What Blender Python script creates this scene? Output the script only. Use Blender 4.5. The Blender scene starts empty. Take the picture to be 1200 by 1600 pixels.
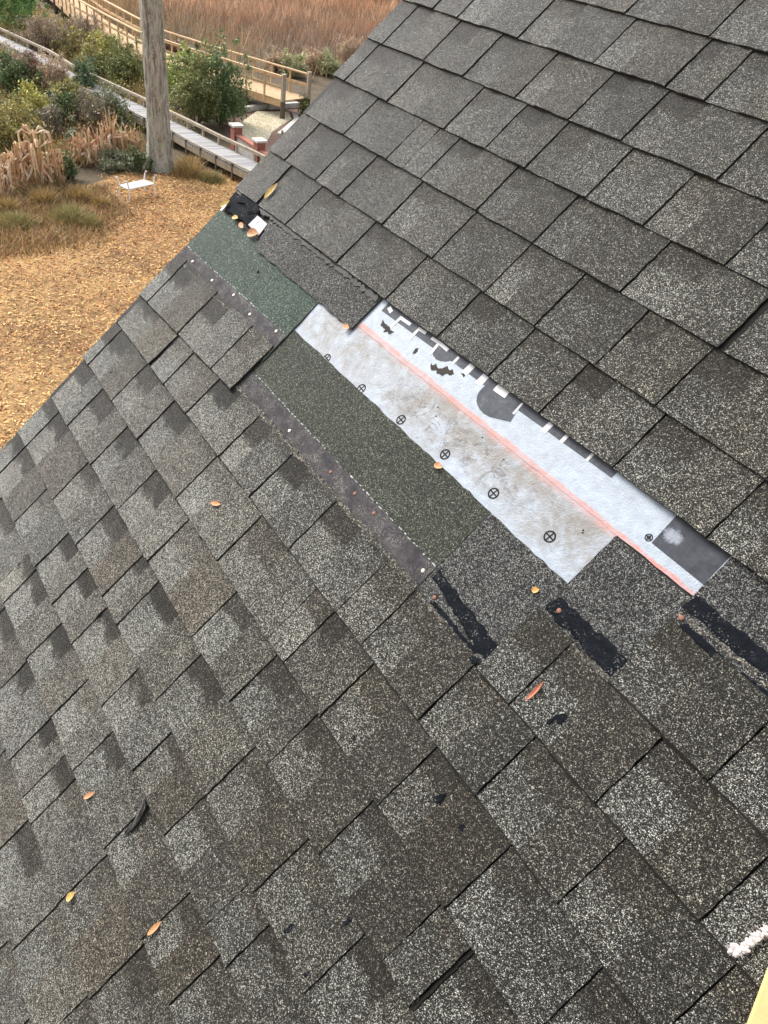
import bpy, math, random
import numpy as np
from mathutils import Matrix, Vector

R = math.radians
rng = np.random.default_rng(11)
random.seed(5)
scene = bpy.context.scene
C = scene.collection

# ------------------------------------------------------------------ camera
CAM_H = 8.5
PITCH = R(43.5)                     # slope of the roof
U = 0.143                           # one course of shingles (m)
cam_data = bpy.data.cameras.new('camera')
cam_data.sensor_width = 36
cam_data.lens = 27.0
cam_data.clip_start = 0.02
cam_data.clip_end = 2000
cam = bpy.data.objects.new('camera', cam_data)
C.objects.link(cam)
M = Matrix(((0.55082, -0.58651, 0.59381), (0.82471, 0.27312, -0.49524), (0.12828, 0.7625, 0.63414)))
cam.matrix_world = Matrix.Translation((0, 0, CAM_H)) @ M.to_4x4()
scene.camera = cam

# ------------------------------------------------------------------ light
world = bpy.data.worlds.new('World')
scene.world = world
world.use_nodes = True
wn = world.node_tree
wn.nodes.clear()
SUN = Vector((-0.70, -0.20, 0.68)).normalized()
sky = wn.nodes.new('ShaderNodeTexSky')
sky.sky_type = 'NISHITA'
sky.sun_disc = False
sky.sun_elevation = math.asin(SUN.z)
sky.sun_rotation = math.atan2(SUN.x, SUN.y)
sky.dust_density = 4.0
sky.air_density = 1.0
hs = wn.nodes.new('ShaderNodeHueSaturation')
hs.inputs['Saturation'].default_value = 0.30      # thin high overcast greys the sky
bg = wn.nodes.new('ShaderNodeBackground')
bg.inputs['Strength'].default_value = 0.15
wo = wn.nodes.new('ShaderNodeOutputWorld')
wn.links.new(sky.outputs[0], hs.inputs['Color'])
wn.links.new(hs.outputs[0], bg.inputs[0])
wn.links.new(bg.outputs[0], wo.inputs[0])
sl = bpy.data.lights.new('sun', 'SUN')
sl.energy = 2.0
sl.angle = R(30)
sl.color = (1.0, 0.965, 0.92)
so = bpy.data.objects.new('sun', sl)
C.objects.link(so)
so.rotation_euler = SUN.to_track_quat('Z', 'Y').to_euler()
scene.view_settings.view_transform = 'Standard'
scene.view_settings.look = 'None'
scene.view_settings.exposure = 1.0
scene.view_settings.gamma = 1.0
scene.cycles.max_bounces = 6
scene.cycles.use_denoising = True

# ------------------------------------------------------------------ helpers
class MB:
    """collects vertices, faces, material slots and a colour per vertex"""
    def __init__(s):
        s.v = []; s.f = []; s.m = []; s.c = []
    def add(s, vs, fs, mi=0, col=(1, 1, 1)):
        o = len(s.v)
        s.v.extend(vs)
        s.f.extend([tuple(i + o for i in f) for f in fs])
        s.m.extend([mi] * len(fs))
        if len(vs) and len(col) and isinstance(col[0], (tuple, list)):
            s.c.extend(col)
        else:
            s.c.extend([col] * len(vs))
    def build(s, name, mats, parent=None, smooth=False):
        me = bpy.data.meshes.new(name)
        me.from_pydata(s.v, [], s.f)
        for m in (mats if isinstance(mats, (list, tuple)) else [mats]):
            me.materials.append(m)
        if s.m:
            me.polygons.foreach_set('material_index', s.m)
        a = me.color_attributes.new('col', 'FLOAT_COLOR', 'POINT')
        arr = np.ones((len(s.v), 4), np.float32)
        arr[:, :3] = np.array(s.c, np.float32)[:, :3]
        a.data.foreach_set('color', arr.ravel())
        if smooth:
            me.shade_smooth()
        me.update()
        o = bpy.data.objects.new(name, me)
        C.objects.link(o)
        if parent:
            o.parent = parent
        return o
    def box(s, x0, x1, y0, y1, z0, z1, mi=0, col=(1, 1, 1)):
        s.add([(x0, y0, z0), (x1, y0, z0), (x1, y1, z0), (x0, y1, z0), (x0, y0, z1), (x1, y0, z1), (x1, y1, z1), (x0, y1, z1)],
              [(3, 2, 1, 0), (4, 5, 6, 7), (0, 1, 5, 4), (1, 2, 6, 5), (2, 3, 7, 6), (3, 0, 4, 7)], mi, col)
    def beam(s, p, q, w, h, mi=0, col=(1, 1, 1)):
        p = Vector(p); q = Vector(q); d = (q - p).normalized()
        up = Vector((0, 0, 1)) if abs(d.z) < 0.95 else Vector((1, 0, 0))
        a = d.cross(up).normalized() * (w / 2)
        b = a.cross(d).normalized() * (h / 2)
        vs = []
        for c in (p, q):
            for k in (-1, 1):
                for l in (-1, 1):
                    vs.append(tuple(c + a * k + b * l))
        s.add(vs, [(0, 1, 3, 2), (4, 6, 7, 5), (0, 2, 6, 4), (1, 5, 7, 3), (0, 4, 5, 1), (2, 3, 7, 6)], mi, col)
    def tube(s, pts, rads, n=7, mi=0, col=(1, 1, 1), cap=True):
        pts = [Vector(p) for p in pts]
        o = []
        for i, p in enumerate(pts):
            d = (pts[min(i + 1, len(pts) - 1)] - pts[max(i - 1, 0)]).normalized()
            up = Vector((0, 0, 1)) if abs(d.z) < 0.9 else Vector((1, 0, 0))
            a = d.cross(up).normalized(); b = a.cross(d)
            for k in range(n):
                t = 2 * math.pi * k / n
                o.append(tuple(p + (a * math.cos(t) + b * math.sin(t)) * rads[i]))
        fs = []
        for i in range(len(pts) - 1):
            for k in range(n):
                fs.append((i * n + k, i * n + (k + 1) % n, (i + 1) * n + (k + 1) % n, (i + 1) * n + k))
        if cap:
            fs.append(tuple(range(n))[::-1]); fs.append(tuple(range((len(pts) - 1) * n, len(pts) * n)))
        s.add(o, fs, mi, col)

def tag(o, label=None, cat=None, group=None, kind=None):
    if label: o['label'] = label
    if cat: o['category'] = cat
    if group: o['group'] = group
    if kind: o['kind'] = kind
    return o

def empty(name, loc=(0, 0, 0), rot=(0, 0, 0)):
    o = bpy.data.objects.new(name, None)
    o.location = loc; o.rotation_euler = rot
    o.empty_display_size = 0.1
    C.objects.link(o)
    return o

class NT:
    def __init__(s, name, rough=0.8):
        s.m = bpy.data.materials.new(name); s.m.use_nodes = True
        s.t = s.m.node_tree; s.n = s.t.nodes; s.n.clear()
        s.out = s.n.new('ShaderNodeOutputMaterial')
        s.p = s.n.new('ShaderNodeBsdfPrincipled')
        s.p.inputs['Roughness'].default_value = rough
        s.l(s.p.outputs[0], s.out.inputs[0])
    def l(s, a, b): s.t.links.new(a, b)
    def node(s, t, **k):
        n = s.n.new(t)
        for a, b in k.items(): setattr(n, a, b)
        return n
    def coord(s): return s.node('ShaderNodeTexCoord').outputs['Object']
    def noise(s, scale, detail=4, rough=0.6, vec=None, dist=0.0):
        n = s.node('ShaderNodeTexNoise')
        n.inputs['Scale'].default_value = scale; n.inputs['Detail'].default_value = detail
        n.inputs['Roughness'].default_value = rough; n.inputs['Distortion'].default_value = dist
        s.l(vec if vec else s.coord(), n.inputs['Vector'])
        return n.outputs['Fac']
    def vor(s, scale, vec=None, out='Color', feature='F1'):
        n = s.node('ShaderNodeTexVoronoi', feature=feature)
        n.inputs['Scale'].default_value = scale
        s.l(vec if vec else s.coord(), n.inputs['Vector'])
        return n.outputs[out]
    def ramp(s, fac, stops, interp='LINEAR'):
        r = s.node('ShaderNodeValToRGB'); cr = r.color_ramp; cr.interpolation = interp
        while len(cr.elements) < len(stops): cr.elements.new(0.5)
        for e, (p, c) in zip(cr.elements, stops):
            e.position = p
            e.color = (c, c, c, 1) if isinstance(c, (int, float)) else (*c, 1)
        s.l(fac, r.inputs[0]); return r.outputs[0]
    def mix(s, f, a, b, blend='MIX'):
        n = s.node('ShaderNodeMix', data_type='RGBA', blend_type=blend)
        for v, i in ((f, 0), (a, 6), (b, 7)):
            if hasattr(v, 'is_linked') or hasattr(v, 'links'): s.l(v, n.inputs[i])
            elif isinstance(v, (int, float)): n.inputs[i].default_value = v if i == 0 else (v, v, v, 1)
            else: n.inputs[i].default_value = (*v, 1)
        return n.outputs[2]
    def math(s, op, a, b=0.0, c=None, clamp=False):
        n = s.node('ShaderNodeMath', operation=op, use_clamp=clamp)
        for i, v in enumerate((a, b, c)):
            if v is None: continue
            if isinstance(v, (int, float)): n.inputs[i].default_value = v
            else: s.l(v, n.inputs[i])
        return n.outputs[0]
    def sep(s, col):
        n = s.node('ShaderNodeSeparateColor'); s.l(col, n.inputs[0]); return n.outputs
    def xyz(s):
        n = s.node('ShaderNodeSeparateXYZ'); s.l(s.coord(), n.inputs[0]); return n.outputs
    def attr(s, name='col'):
        return s.node('ShaderNodeAttribute', attribute_name=name).outputs['Color']
    def base(s, c):
        if isinstance(c, tuple): s.p.inputs['Base Color'].default_value = (*c, 1)
        else: s.l(c, s.p.inputs['Base Color'])
    def bump(s, h, strength=0.5, dist=0.01):
        b = s.node('ShaderNodeBump'); b.inputs['Strength'].default_value = strength; b.inputs['Distance'].default_value = dist
        s.l(h, b.inputs['Height']); s.l(b.outputs[0], s.p.inputs['Normal'])

# ------------------------------------------------------------------ materials of the roof
def granules(name, ramp, brown_mix=True, size=780, sheen=1.0):
    """mineral granules: a speckle of dark, mid and pale grains; the vertex colour gives tone, brownness and printed band"""
    t = NT(name, 0.75)
    co = t.coord()
    warp = t.node('ShaderNodeTexNoise'); warp.inputs['Scale'].default_value = 900; t.l(co, warp.inputs['Vector'])
    va = t.node('ShaderNodeVectorMath', operation='MULTIPLY_ADD')
    t.l(warp.outputs['Color'], va.inputs[0]); va.inputs[1].default_value = (0.0012,) * 3; t.l(co, va.inputs[2])
    g1 = t.sep(t.vor(size, va.outputs[0]))
    g2 = t.sep(t.vor(size * 0.62, va.outputs[0]))
    big = t.noise(7, 5, 0.65, co)
    mid = t.noise(45, 4, 0.7, co)
    a = t.sep(t.attr())
    g3 = t.sep(t.vor(size * 0.40, va.outputs[0]))
    s1 = t.math('MULTIPLY_ADD', g2[0], 0.20, t.math('MULTIPLY_ADD', g3[0], 0.18, t.math('MULTIPLY', g1[0], 0.62)))
    s1 = t.math('MULTIPLY_ADD', s1, 1.30, -0.15)
    s2 = t.math('ADD', s1, t.math('MULTIPLY_ADD', a[0], 0.50, -0.25))
    s3 = t.math('ADD', s2, t.math('MULTIPLY_ADD', mid, 0.12, -0.06))
    s4 = t.math('ADD', s3, t.math('MULTIPLY_ADD', big, 0.18, -0.09))
    s5 = t.math('SUBTRACT', s4, t.math('MULTIPLY', a[2], 0.40), clamp=True)
    c = t.ramp(s5, ramp)
    hue = t.ramp(g1[1], [(0.0, (1.0, 0.94, 0.82)), (0.45, (1.0, 0.98, 0.93)), (0.75, (0.95, 1.0, 0.96)), (1.0, (0.88, 0.98, 1.0))])
    c = t.mix(1.0, c, hue, 'MULTIPLY')
    br = t.math('MULTIPLY', a[1], 0.8)
    c = t.mix(br, c, t.mix(1.0, c, (1.0, 0.86, 0.72), 'MULTIPLY'))
    st = t.ramp(t.noise(22, 6, 0.75, co, 0.6), [(0.62, 0.0), (0.80, 0.5)])
    c = t.mix(st, c, (0.020, 0.019, 0.017))
    t.base(c)
    hgt = t.math('MULTIPLY_ADD', t.vor(size, va.outputs[0], 'Distance'), -1.0, t.math('MULTIPLY', g1[0], 0.6))
    t.bump(hgt, 0.55, 0.0016)
    t.p.inputs['Sheen Weight'].default_value = sheen
    t.p.inputs['Sheen Roughness'].default_value = 0.22
    t.p.inputs['Sheen Tint'].default_value = (1, 0.98, 0.95, 1)
    t.p.inputs['Specular IOR Level'].default_value = 0.12
    t.p.inputs['Roughness'].default_value = 0.45
    return t.m

M_SH = granules('weathered_granules', [(0.0, (0.006, 0.0057, 0.005)), (0.40, (0.0145, 0.0138, 0.0122)), (0.60, (0.028, 0.0268, 0.0235)), (0.72, (0.062, 0.060, 0.054)), (0.86, (0.20, 0.197, 0.182)), (1.0, (0.50, 0.50, 0.475))])
M_NEW = granules('unweathered_granules', [(0.0, 0.006), (0.45, 0.012), (0.58, 0.022), (0.68, 0.07), (0.82, 0.16), (1.0, 0.34)], sheen=0.05)
M_GREEN = granules('green_headlap_granules', [(0.0, (0.0055, 0.010, 0.0085)), (0.42, (0.0140, 0.0240, 0.0190)), (0.62, (0.028, 0.046, 0.036)), (0.8, (0.070, 0.104, 0.084)), (1.0, (0.26, 0.32, 0.28))], sheen=0.05)
M_OLIVE = granules('olive_headlap_granules', [(0.0, (0.008, 0.0085, 0.007)), (0.45, (0.021, 0.023, 0.0185)), (0.64, (0.036, 0.039, 0.031)), (0.8, (0.098, 0.104, 0.085)), (1.0, (0.28, 0.30, 0.25))], sheen=0.05)

t = NT('asphalt_edge', 0.7)
t.base(t.ramp(t.noise(160, 3), [(0.3, (0.006, 0.0055, 0.005)), (0.75, (0.020, 0.016, 0.013))]))
M_EDGE = t.m

t = NT('roof_tar', 0.75)
t.base(t.ramp(t.noise(55, 5, 0.7), [(0.3, (0.004, 0.005, 0.007)), (0.62, (0.009, 0.011, 0.015)), (0.8, (0.030, 0.034, 0.040))]))
t.bump(t.noise(180, 5, 0.7), 0.9, 0.004)
g = t.sep(t.vor(640)); bc = t.p.inputs['Base Color'].links[0].from_socket
gm = t.math('MULTIPLY', t.ramp(g[0], [(0.90, 0.0), (0.93, 1.0)]), t.ramp(t.noise(40, 4), [(0.48, 0.0), (0.62, 1.0)]))
t.base(t.mix(gm, bc, (0.16, 0.16, 0.15)))
t.p.inputs['Specular IOR Level'].default_value = 0.06
M_TAR = t.m

t = NT('bare_nailing_strip', 0.6)
g = t.sep(t.vor(620))
c = t.ramp(t.noise(26, 8, 0.8), [(0.30, (0.018, 0.017, 0.020)), (0.48, (0.040, 0.037, 0.041)), (0.62, (0.070, 0.064, 0.066)), (0.78, (0.13, 0.118, 0.11))])
k = t.math('MULTIPLY', t.ramp(g[0], [(0.74, 0.0), (0.80, 1.0)]), t.ramp(t.noise(18, 5, .7), [(0.45, 0.0), (0.62, 0.9)]))
t.base(t.mix(k, c, (0.20, 0.19, 0.165)))
t.bump(t.noise(240, 5, .7), 0.7, 0.002)
t.p.inputs['Specular IOR Level'].default_value = 0.08
M_BAND = t.m

t = NT('white_line_paint', 0.8)
t.base(t.ramp(t.noise(300, 2), [(0.35, 0.16), (0.6, 0.46)]))
M_LINE = t.m

t = NT('loose_grit', 0.9)
g = t.sep(t.vor(420))
t.base(t.ramp(g[0], [(0.0, (0.012, 0.011, 0.009)), (0.5, (0.04, 0.037, 0.03)), (0.8, (0.11, 0.10, 0.082)), (1.0, (0.30, 0.28, 0.225))]))
t.bump(g[1], 0.8, 0.003)
M_GRIT = t.m

def underlay():
    t = NT('white_underlayment', 0.55)
    x = t.xyz()
    fib = t.noise(60, 6, 0.7)
    c = t.ramp(fib, [(0.3, (0.245, 0.285, 0.335)), (0.7, (0.34, 0.39, 0.445))])
    v = t.math('MULTIPLY', x[1], -1 / U)          # course units down the slope
    uu = t.math('MULTIPLY', x[0], 1 / U)
    # grime: warm grey blotches low on the lower sheet
    gr = t.math('MULTIPLY', t.ramp(t.noise(9, 7, 0.75, None, 0.8), [(0.38, 0.0), (0.60, 1.0)]),
                t.ramp(t.math('SUBTRACT', v, 6.5), [(0.05, 0.15), (0.15, 1.0), (0.75, 0.9), (0.95, 0.4)]))
    c = t.mix(t.math('MULTIPLY', gr, 0.85), c, (0.145, 0.120, 0.092))
    gs = t.math('MULTIPLY', t.ramp(t.noise(26, 6, 0.8, None, 1.2), [(0.50, 0.0), (0.60, 1.0)]),
                t.math('MULTIPLY', t.ramp(t.math('SUBTRACT', v, 6.5), [(0.18, 0.0), (0.35, 1.0), (0.62, 1.0), (0.8, 0.2)]),
                       t.ramp(t.math('MULTIPLY', uu, 0.1), [(0.05, 0.2), (0.16, 1.0), (0.32, 1.0), (0.42, 0.25)])))
    c = t.mix(t.math('MULTIPLY', gs, 0.85), c, (0.055, 0.048, 0.043))
    # faded red chalk line
    wob = t.math('MULTIPLY_ADD', t.noise(14, 4), 0.10, -0.05)
    dv = t.math('SUBTRACT', t.math('ADD', v, wob), t.math('MULTIPLY_ADD', uu, -0.006, 6.60))
    ln = t.ramp(t.math('MULTIPLY_ADD', dv, 3.3, 0.5), [(0.30, 0.0), (0.40, 1.0), (0.50, 0.8), (0.85, 0.0)])
    wear = t.ramp(t.noise(40, 5, 0.75), [(0.30, 0.25), (0.65, 1.0)])
    c = t.mix(t.math('MULTIPLY', t.math('MULTIPLY', ln, wear), 0.85), c, (0.50, 0.13, 0.07))
    t.base(c)
    t.bump(t.math('ADD', t.noise(300, 3), t.math('MULTIPLY', t.noise(16, 3, .5, None, 0.3), 2.0)), 0.4, 0.004)
    return t.m
M_UND = underlay()
t = NT('grey_print', 0.5)
t.base(t.ramp(t.noise(34, 8, 0.82), [(0.35, (0.040, 0.043, 0.052)), (0.56, (0.072, 0.077, 0.090)), (0.68, (0.12, 0.127, 0.145)), (0.80, (0.28, 0.295, 0.32))]))
t.p.inputs['Specular IOR Level'].default_value = 0.08
M_PRINT = t.m
t = NT('white_print', 0.5); t.base(t.ramp(t.noise(80, 4), [(0.3, 0.46), (0.7, 0.58)])); t.p.inputs['Specular IOR Level'].default_value = 0.1; M_WPRINT = t.m
t = NT('black_print', 0.6); t.base((0.012, 0.011, 0.012)); t.p.inputs['Specular IOR Level'].default_value = 0.1; M_BLACK = t.m
t = NT('wood_deck_dark', 0.9); t.base(t.ramp(t.noise(70, 4), [(0.3, (0.012, 0.010, 0.009)), (0.7, (0.035, 0.028, 0.022))])); M_DECK = t.m
t = NT('nail_rusty', 0.6); t.base((0.19, 0.075, 0.04)); M_RUST = t.m
t = NT('nail_zinc', 0.35); t.base((0.62, 0.58, 0.48)); t.p.inputs['Metallic'].default_value = 0.5; M_ZINC = t.m
t = NT('flashing_metal', 0.4); t.base((0.19, 0.19, 0.205)); t.p.inputs['Metallic'].default_value = 0.0; M_METAL = t.m
t = NT('yellow_paint', 0.55)
t.base(t.ramp(t.noise(30, 5), [(0.3, (0.46, 0.34, 0.14)), (0.7, (0.53, 0.40, 0.18))]))
t.bump(t.noise(120, 3), 0.15, 0.002); M_YEL = t.m
t = NT('house_siding', 0.7); t.base(t.ramp(t.noise(6, 4), [(0.3, (0.62, 0.50, 0.26)), (0.7, (0.70, 0.57, 0.31))])); M_SIDE = t.m
t = NT('white_trim', 0.5); t.base(t.ramp(t.noise(8, 4), [(0.3, 0.62), (0.7, 0.74)])); M_TRIM = t.m

# ------------------------------------------------------------------ the roof
# roof frame: x along the courses, y up the slope, z out of the roof. (u, v) below are in courses, v runs down the slope
foot = Vector((9.111 * U, -7.611 * U, 9.001 * U))
RM = Matrix.Rotation(PITCH, 3, 'X')
ORIGIN = Vector((0, 0, CAM_H)) - RM @ foot
house = empty('house', ORIGIN, (PITCH, 0, 0))
tag(house, 'house roof of weathered grey shingles, a stripped patch baring white underlayment', 'house')

def P(u, v, z=0.0): return (u * U, -v * U, z)
MI = M.transposed()
def in_view(u, v, m=0.06):
    w = RM @ Vector(P(u, v)) + ORIGIN - Vector((0, 0, CAM_H))
    c = MI @ w
    if c.z > -0.05: return False
    x = c.x / -c.z * 1200 / 1200; y = c.y / -c.z * 1200 / 1600
    return abs(x) < 0.5 + m and abs(y) < 0.5 + m

RAKE = -6.2
rows = {
 0: [-5.0, -3.6, -2.3, -0.93, 0.78, 2.1],
 1: [-5.11, -4.31, -2.55, -0.68, 0.83, 1.58, 3.0],
 2: [-5.62, -4.20, -2.98, -1.53, -0.21, 0.92, 2.71, 4.0],
 3: [-5.75, -4.19, -2.37, -1.22, -0.20, 1.18, 2.34, 3.75, 5.1],
 4: [-6.04, -4.52, -3.00, -2.49, -1.92, -0.36, 1.03, 2.84, 4.51, 4.60, 5.9],
 5: [-5.45, -4.21, -3.32, -1.86, -0.37, 1.00, 2.15, 3.37, 4.45, 6.1, 7.4],
 6: [-5.20, -5.12, -3.96, -2.07, -0.51, 0.91, 2.17, 3.25, 4.62, 6.09, 7.3],
 9: [-5.75, -4.21, -2.69, -1.86],
 10: [-6.08, -4.22, -4.12, -3.45, -2.35, -0.90, 0.30, 1.66, 3.10, 3.77, 5.14, 6.31, 7.73, 9.15],
 11: [-5.86, -4.35, -2.90, -0.99, 0.75, 2.55, 3.05, 4.09, 5.55, 6.97, 8.43],
 12: [-6.06, -4.92, -3.45, -1.94, -0.43, 1.46, 2.84, 4.02, 5.45, 6.90, 7.44, 7.50, 8.9],
 13: [-5.55, -3.61, -2.14, -0.67, 0.06, 1.81, 3.66, 5.19, 6.54, 8.0],
 14: [-5.62, -4.04, -2.58, -1.51, -0.43, 1.07, 2.43, 3.62, 5.04, 5.63, 7.1],
 15: [-5.0, -3.06, -2.56, -1.02, 0.40, 1.57, 3.03, 4.51, 5.45, 6.9],
 16: [-4.4, -2.5, -1.01, 0.38, 1.18, 1.68, 3.11, 4.57, 6.0],
 17: [-3.9, -2.4, -1.2, 0.1, 1.56, 3.10, 4.50, 5.9],
 18: [-3.0, -1.5, 0.0, 1.4, 2.9, 4.1, 5.6],
}
rofs = {0: (0, 0), 1: (-.02, 0), 2: (.01, 0), 3: (.025, 0), 4: (.0, 0), 5: (.03, 0), 6: (.02, -.010), 8: (-.08, 0), 9: (-.09, -.03),
        10: (-.085, .010), 11: (-.02, .009), 12: (.025, 0), 13: (.08, 0), 14: (0, -.02), 15: (-.05, -.015), 16: (0, 0), 17: (.05, 0)}
V_TOP, V_EAVE, U_END = -12, 25, 17.0
def vrow(k, u):
    a, b = rofs.get(k, (0, 0))
    if k == 9 and u > 0: a, b = -.04, 0
    return k + a + b * max(-6.2, min(u, 9.5))

_jit = [rng.uniform(-1, 1) for _ in range(4000)]
def jitter(u, k, amp):
    x = (u * 9.0 + k * 57.3) % 3990
    i = int(x); f = x - i
    return amp * (_jit[i] * (1 - f) + _jit[i + 1] * f)

def plate(mb, u0, u1, k, z0, z1, skirt, attr, slant=0.0, vt=None, vb=None, lift=0.0, step=0.13):
    """one layer of a tab: an uneven sheet from under the course above down to its own butt edge, with its cut sides"""
    nu = max(2, int((u1 - u0) / step)); nv = 11
    vs = []; cs = []
    for i in range(nu + 1):
        a = i / nu; u = u0 + (u1 - u0) * a
        bot = (vrow(k, u) if vb is None else vb) + jitter(u * 0.35, k, 0.007) + jitter(u * 1.3, k + 3, 0.005) + jitter(u * 5, k + 7, 0.004)
        top = vt if vt is not None else (k - 1.12)
        for j in range(nv + 1):
            b = j / nv
            b2 = b ** 0.85
            v = top + (bot - top) * b2
            uj = u + (jitter(v * 1.7, k * 3 + round(u0 * 7) % 50, 0.010) if i in (0, nu) else 0) + slant * (v - k + 0.5)
            z = z0 + (z1 - z0) * b2 + jitter(u * 0.6 + b * 3, k + 11, 0.0006) + lift * max(0, b - 0.6) * (0.4 + a)
            vs.append(P(uj, v, z)); cs.append(attr(a, b))
    fs = []; n = nv + 1
    for i in range(nu):
        for j in range(nv):
            fs.append((i * n + j, i * n + j + 1, (i + 1) * n + j + 1, (i + 1) * n + j))
    mb.add(vs, fs, 0, cs)
    ring = [i * n + nv for i in range(nu + 1)]
    left = list(range(0, n)); right = [nu * n + j for j in range(n)][::-1]
    path = left + ring[1:-1] + right
    top = [vs[i] for i in path]
    fr = 0.0 if k <= 6 else 0.0058  # black flare below the lower butt edges stands for contact shadow and grime
    nl, nr2 = len(left), len(right)
    low = [(x, y - (fr * (0.75 + 0.45 * jitter(x * 60, k, 1.0)) if nl - 1 <= i <= len(path) - nr2 else 0), z - skirt + (0.0014 if fr and nl - 1 <= i <= len(path) - nr2 else 0)) for i, (x, y, z) in enumerate(top)]
    m = len(path)
    mb.add(top + low, [(i, m + i, m + i + 1, i + 1) for i in range(m - 1)], 1, (0.5, 0, 0))

def tab(mb, uL, uR, k, last_gap=0.016):
    w = uR - uL
    r = random.random
    tone = random.gauss(0.48, 0.04); brown = min(1, max(0, random.gauss(0.25, 0.25)))
    tone2 = random.gauss(0.53, 0.04); brown2 = max(0, random.gauss(0.08, 0.12))
    if r() < 0.30: tone -= 0.06; brown += 0.20
    if r() < 0.18: tone2 += 0.06
    glare_tone = 0.19 * min(1, max(0, (4.0 - uL + 0.35 * (k - 9)) / 6)) * min(1, max(0, (k - 7.5) / 2))      # grazing glare on the courses by the rake, painted into their tone
    tone += glare_tone; tone2 += glare_tone * 1.3
    left = min(1, max(0, (3.0 - uL) / 3)) * min(1, max(0, (k - 7.5) / 1.5))
    band = random.uniform(0.55, 0.95) * left + random.uniform(0.10, 0.38) * (1 - left)
    if r() < 0.2: band *= 0.3
    bl = random.uniform(0.30, 0.44)
    sl = random.uniform(-0.012, 0.012)
    zt, zb = 0.0022, 0.0092 + random.uniform(-0.0008, 0.0012)
    def rec(a, b):
        x = 1.0 if b < bl + 0.03 * math.sin(a * 9 + k) else 0.0
        return (tone2 + 0.11 * (b - 0.4), brown2 + 0.45 * x, band * x)
    def tooth(a, b):
        x = max(0.0, 1 - b / 0.22)
        return (tone + 0.05 * (b - 0.5), brown, 0.30 * band * x)
    if w < 0.2:  # sliver between two cuts
        plate(mb, uL, uR - last_gap, k, zt - 0.001, zb - 0.003, 0.006, lambda a, b: (0.2, 0.3, 0.6))
        return
    if w < 0.68:
        plate(mb, uL, uR - last_gap, k, zt + 0.0024, zb + 0.0026, 0.0085, rec, sl)
        return
    s = uL + w * random.uniform(0.36, 0.54)
    plate(mb, uL, s + 0.03, k, zt, zb, 0.007, rec, 0)
    plate(mb, s, uR - last_gap, k, zt + 0.0024, zb + 0.0028, 0.0084, tooth, sl, lift=random.choice((0, 0, 0, 0.0015)))

far = MB()
n_tabs = 0
for k in range(V_TOP, V_EAVE + 1):
    cuts = list(rows.get(k, []))
    start, end = RAKE, U_END
    segs = []
    if k == 7: segs = [(7.78, [], U_END)]
    elif k == 8: segs = [(6.44, [7.88], U_END)]
    elif k == 9: segs = [(RAKE, [-5.75, -4.21, -2.69], -1.86), (5.20, [5.83, 7.28, 8.71], U_END)]
    else: segs = [(RAKE, cuts, U_END)]
    for a, cu, b in segs:
        a += random.uniform(-0.03, 0.03) if a == RAKE else 0
        pts = [a] + list(cu)
        while pts[-1] < b - 2.0 and b == U_END: pts.append(pts[-1] + random.choice((0.62, 1.15, 1.4, 1.5, 1.55, 1.8)))
        pts.append(b)
        for i in range(len(pts) - 1):
            uL, uR = pts[i], pts[i + 1]
            if uR - uL < 0.04: continue
            vis = any(in_view(u, v) for u in (uL, (uL + uR) / 2, uR) for v in (k - 1, k - 0.5, k))
            if vis:
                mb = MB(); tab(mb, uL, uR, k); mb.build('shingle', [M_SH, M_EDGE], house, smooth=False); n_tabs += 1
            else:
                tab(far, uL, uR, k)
tag(far.build('outer_shingles', [M_SH, M_EDGE], house), kind='stuff')

# deck under everything
mb = MB(); mb.box(RAKE * U + 0.006, U_END * U, -V_EAVE * U, -(V_TOP - 1) * U, -0.03, -0.0066); mb.build('roof_deck', M_DECK, house)

# underlayment: two overlapping sheets
def sheet(name, poly, z, th, mats, parent, mi=0, side=None):
    mb = MB(); n = len(poly)
    vs = [P(u, v, z) for u, v in poly] + [P(u, v, z - th) for u, v in poly]
    mb.add(vs, [tuple(range(n))], 0)
    mb.add(vs, [(i, (i + 1) % n, n + (i + 1) % n, n + i) for i in range(n)], mi)
    o = mb.build(name, mats, parent)
    me = o.data
    # faces must look out of the roof
    if me.polygons[0].normal.z < 0: me.flip_normals()
    return o

def rag(a, b, n, amp, seed=0):
    r = random.Random(seed); out = []
    for i in range(n):
        t = i / n
        j = amp * (r.uniform(-1, 1)) if i else 0
        du, dv = b[0] - a[0], b[1] - a[1]; L = math.hypot(du, dv)
        out.append((a[0] + du * t - dv / L * j, a[1] + dv * t + du / L * j))
    return out

s1 = rag((-1.95, 6.4), (-1.95, 7.9), 2, 0) + [(-1.95, 7.9)] + rag((5.28, 7.6), (5.24, 6.5), 14, 0.012, 3) + [(5.26, 6.4)]
und = sheet('underlayment', s1, -0.0042, 0.0008, [M_UND], house)
s2 = rag((-0.95, 5.5), (-0.95, 6.66), 2, 0) + rag((-0.95, 6.66), (6.42, 6.56), 40, 0.010, 4) + [(6.42, 6.56)] + rag((6.42, 6.5), (6.40, 5.5), 6, 0.006, 5)
und2 = sheet('underlayment', s2, -0.0032, 0.0010, [M_UND], house)
ZP = -0.0029
sheet('printed_band', [(-0.5, 5.7), (-0.5, 6.16)] + rag((-0.5, 6.20), (4.66, 6.07), 12, 0.004, 6) + [(4.66, 6.07), (4.66, 5.7)], ZP, 0.0002, [M_PRINT], und2)
sheet('printed_letter', [(2.22, 6.03), (2.18, 6.10), (2.165, 6.18), (2.17, 6.26), (2.20, 6.32), (2.25, 6.38), (2.32, 6.42), (2.40, 6.445), (2.50, 6.455), (2.62, 6.44), (2.94, 6.31), (2.915, 6.2), (2.82, 6.03)][::-1], ZP + 0.0002, 0.0002, [M_PRINT], und2)
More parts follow.
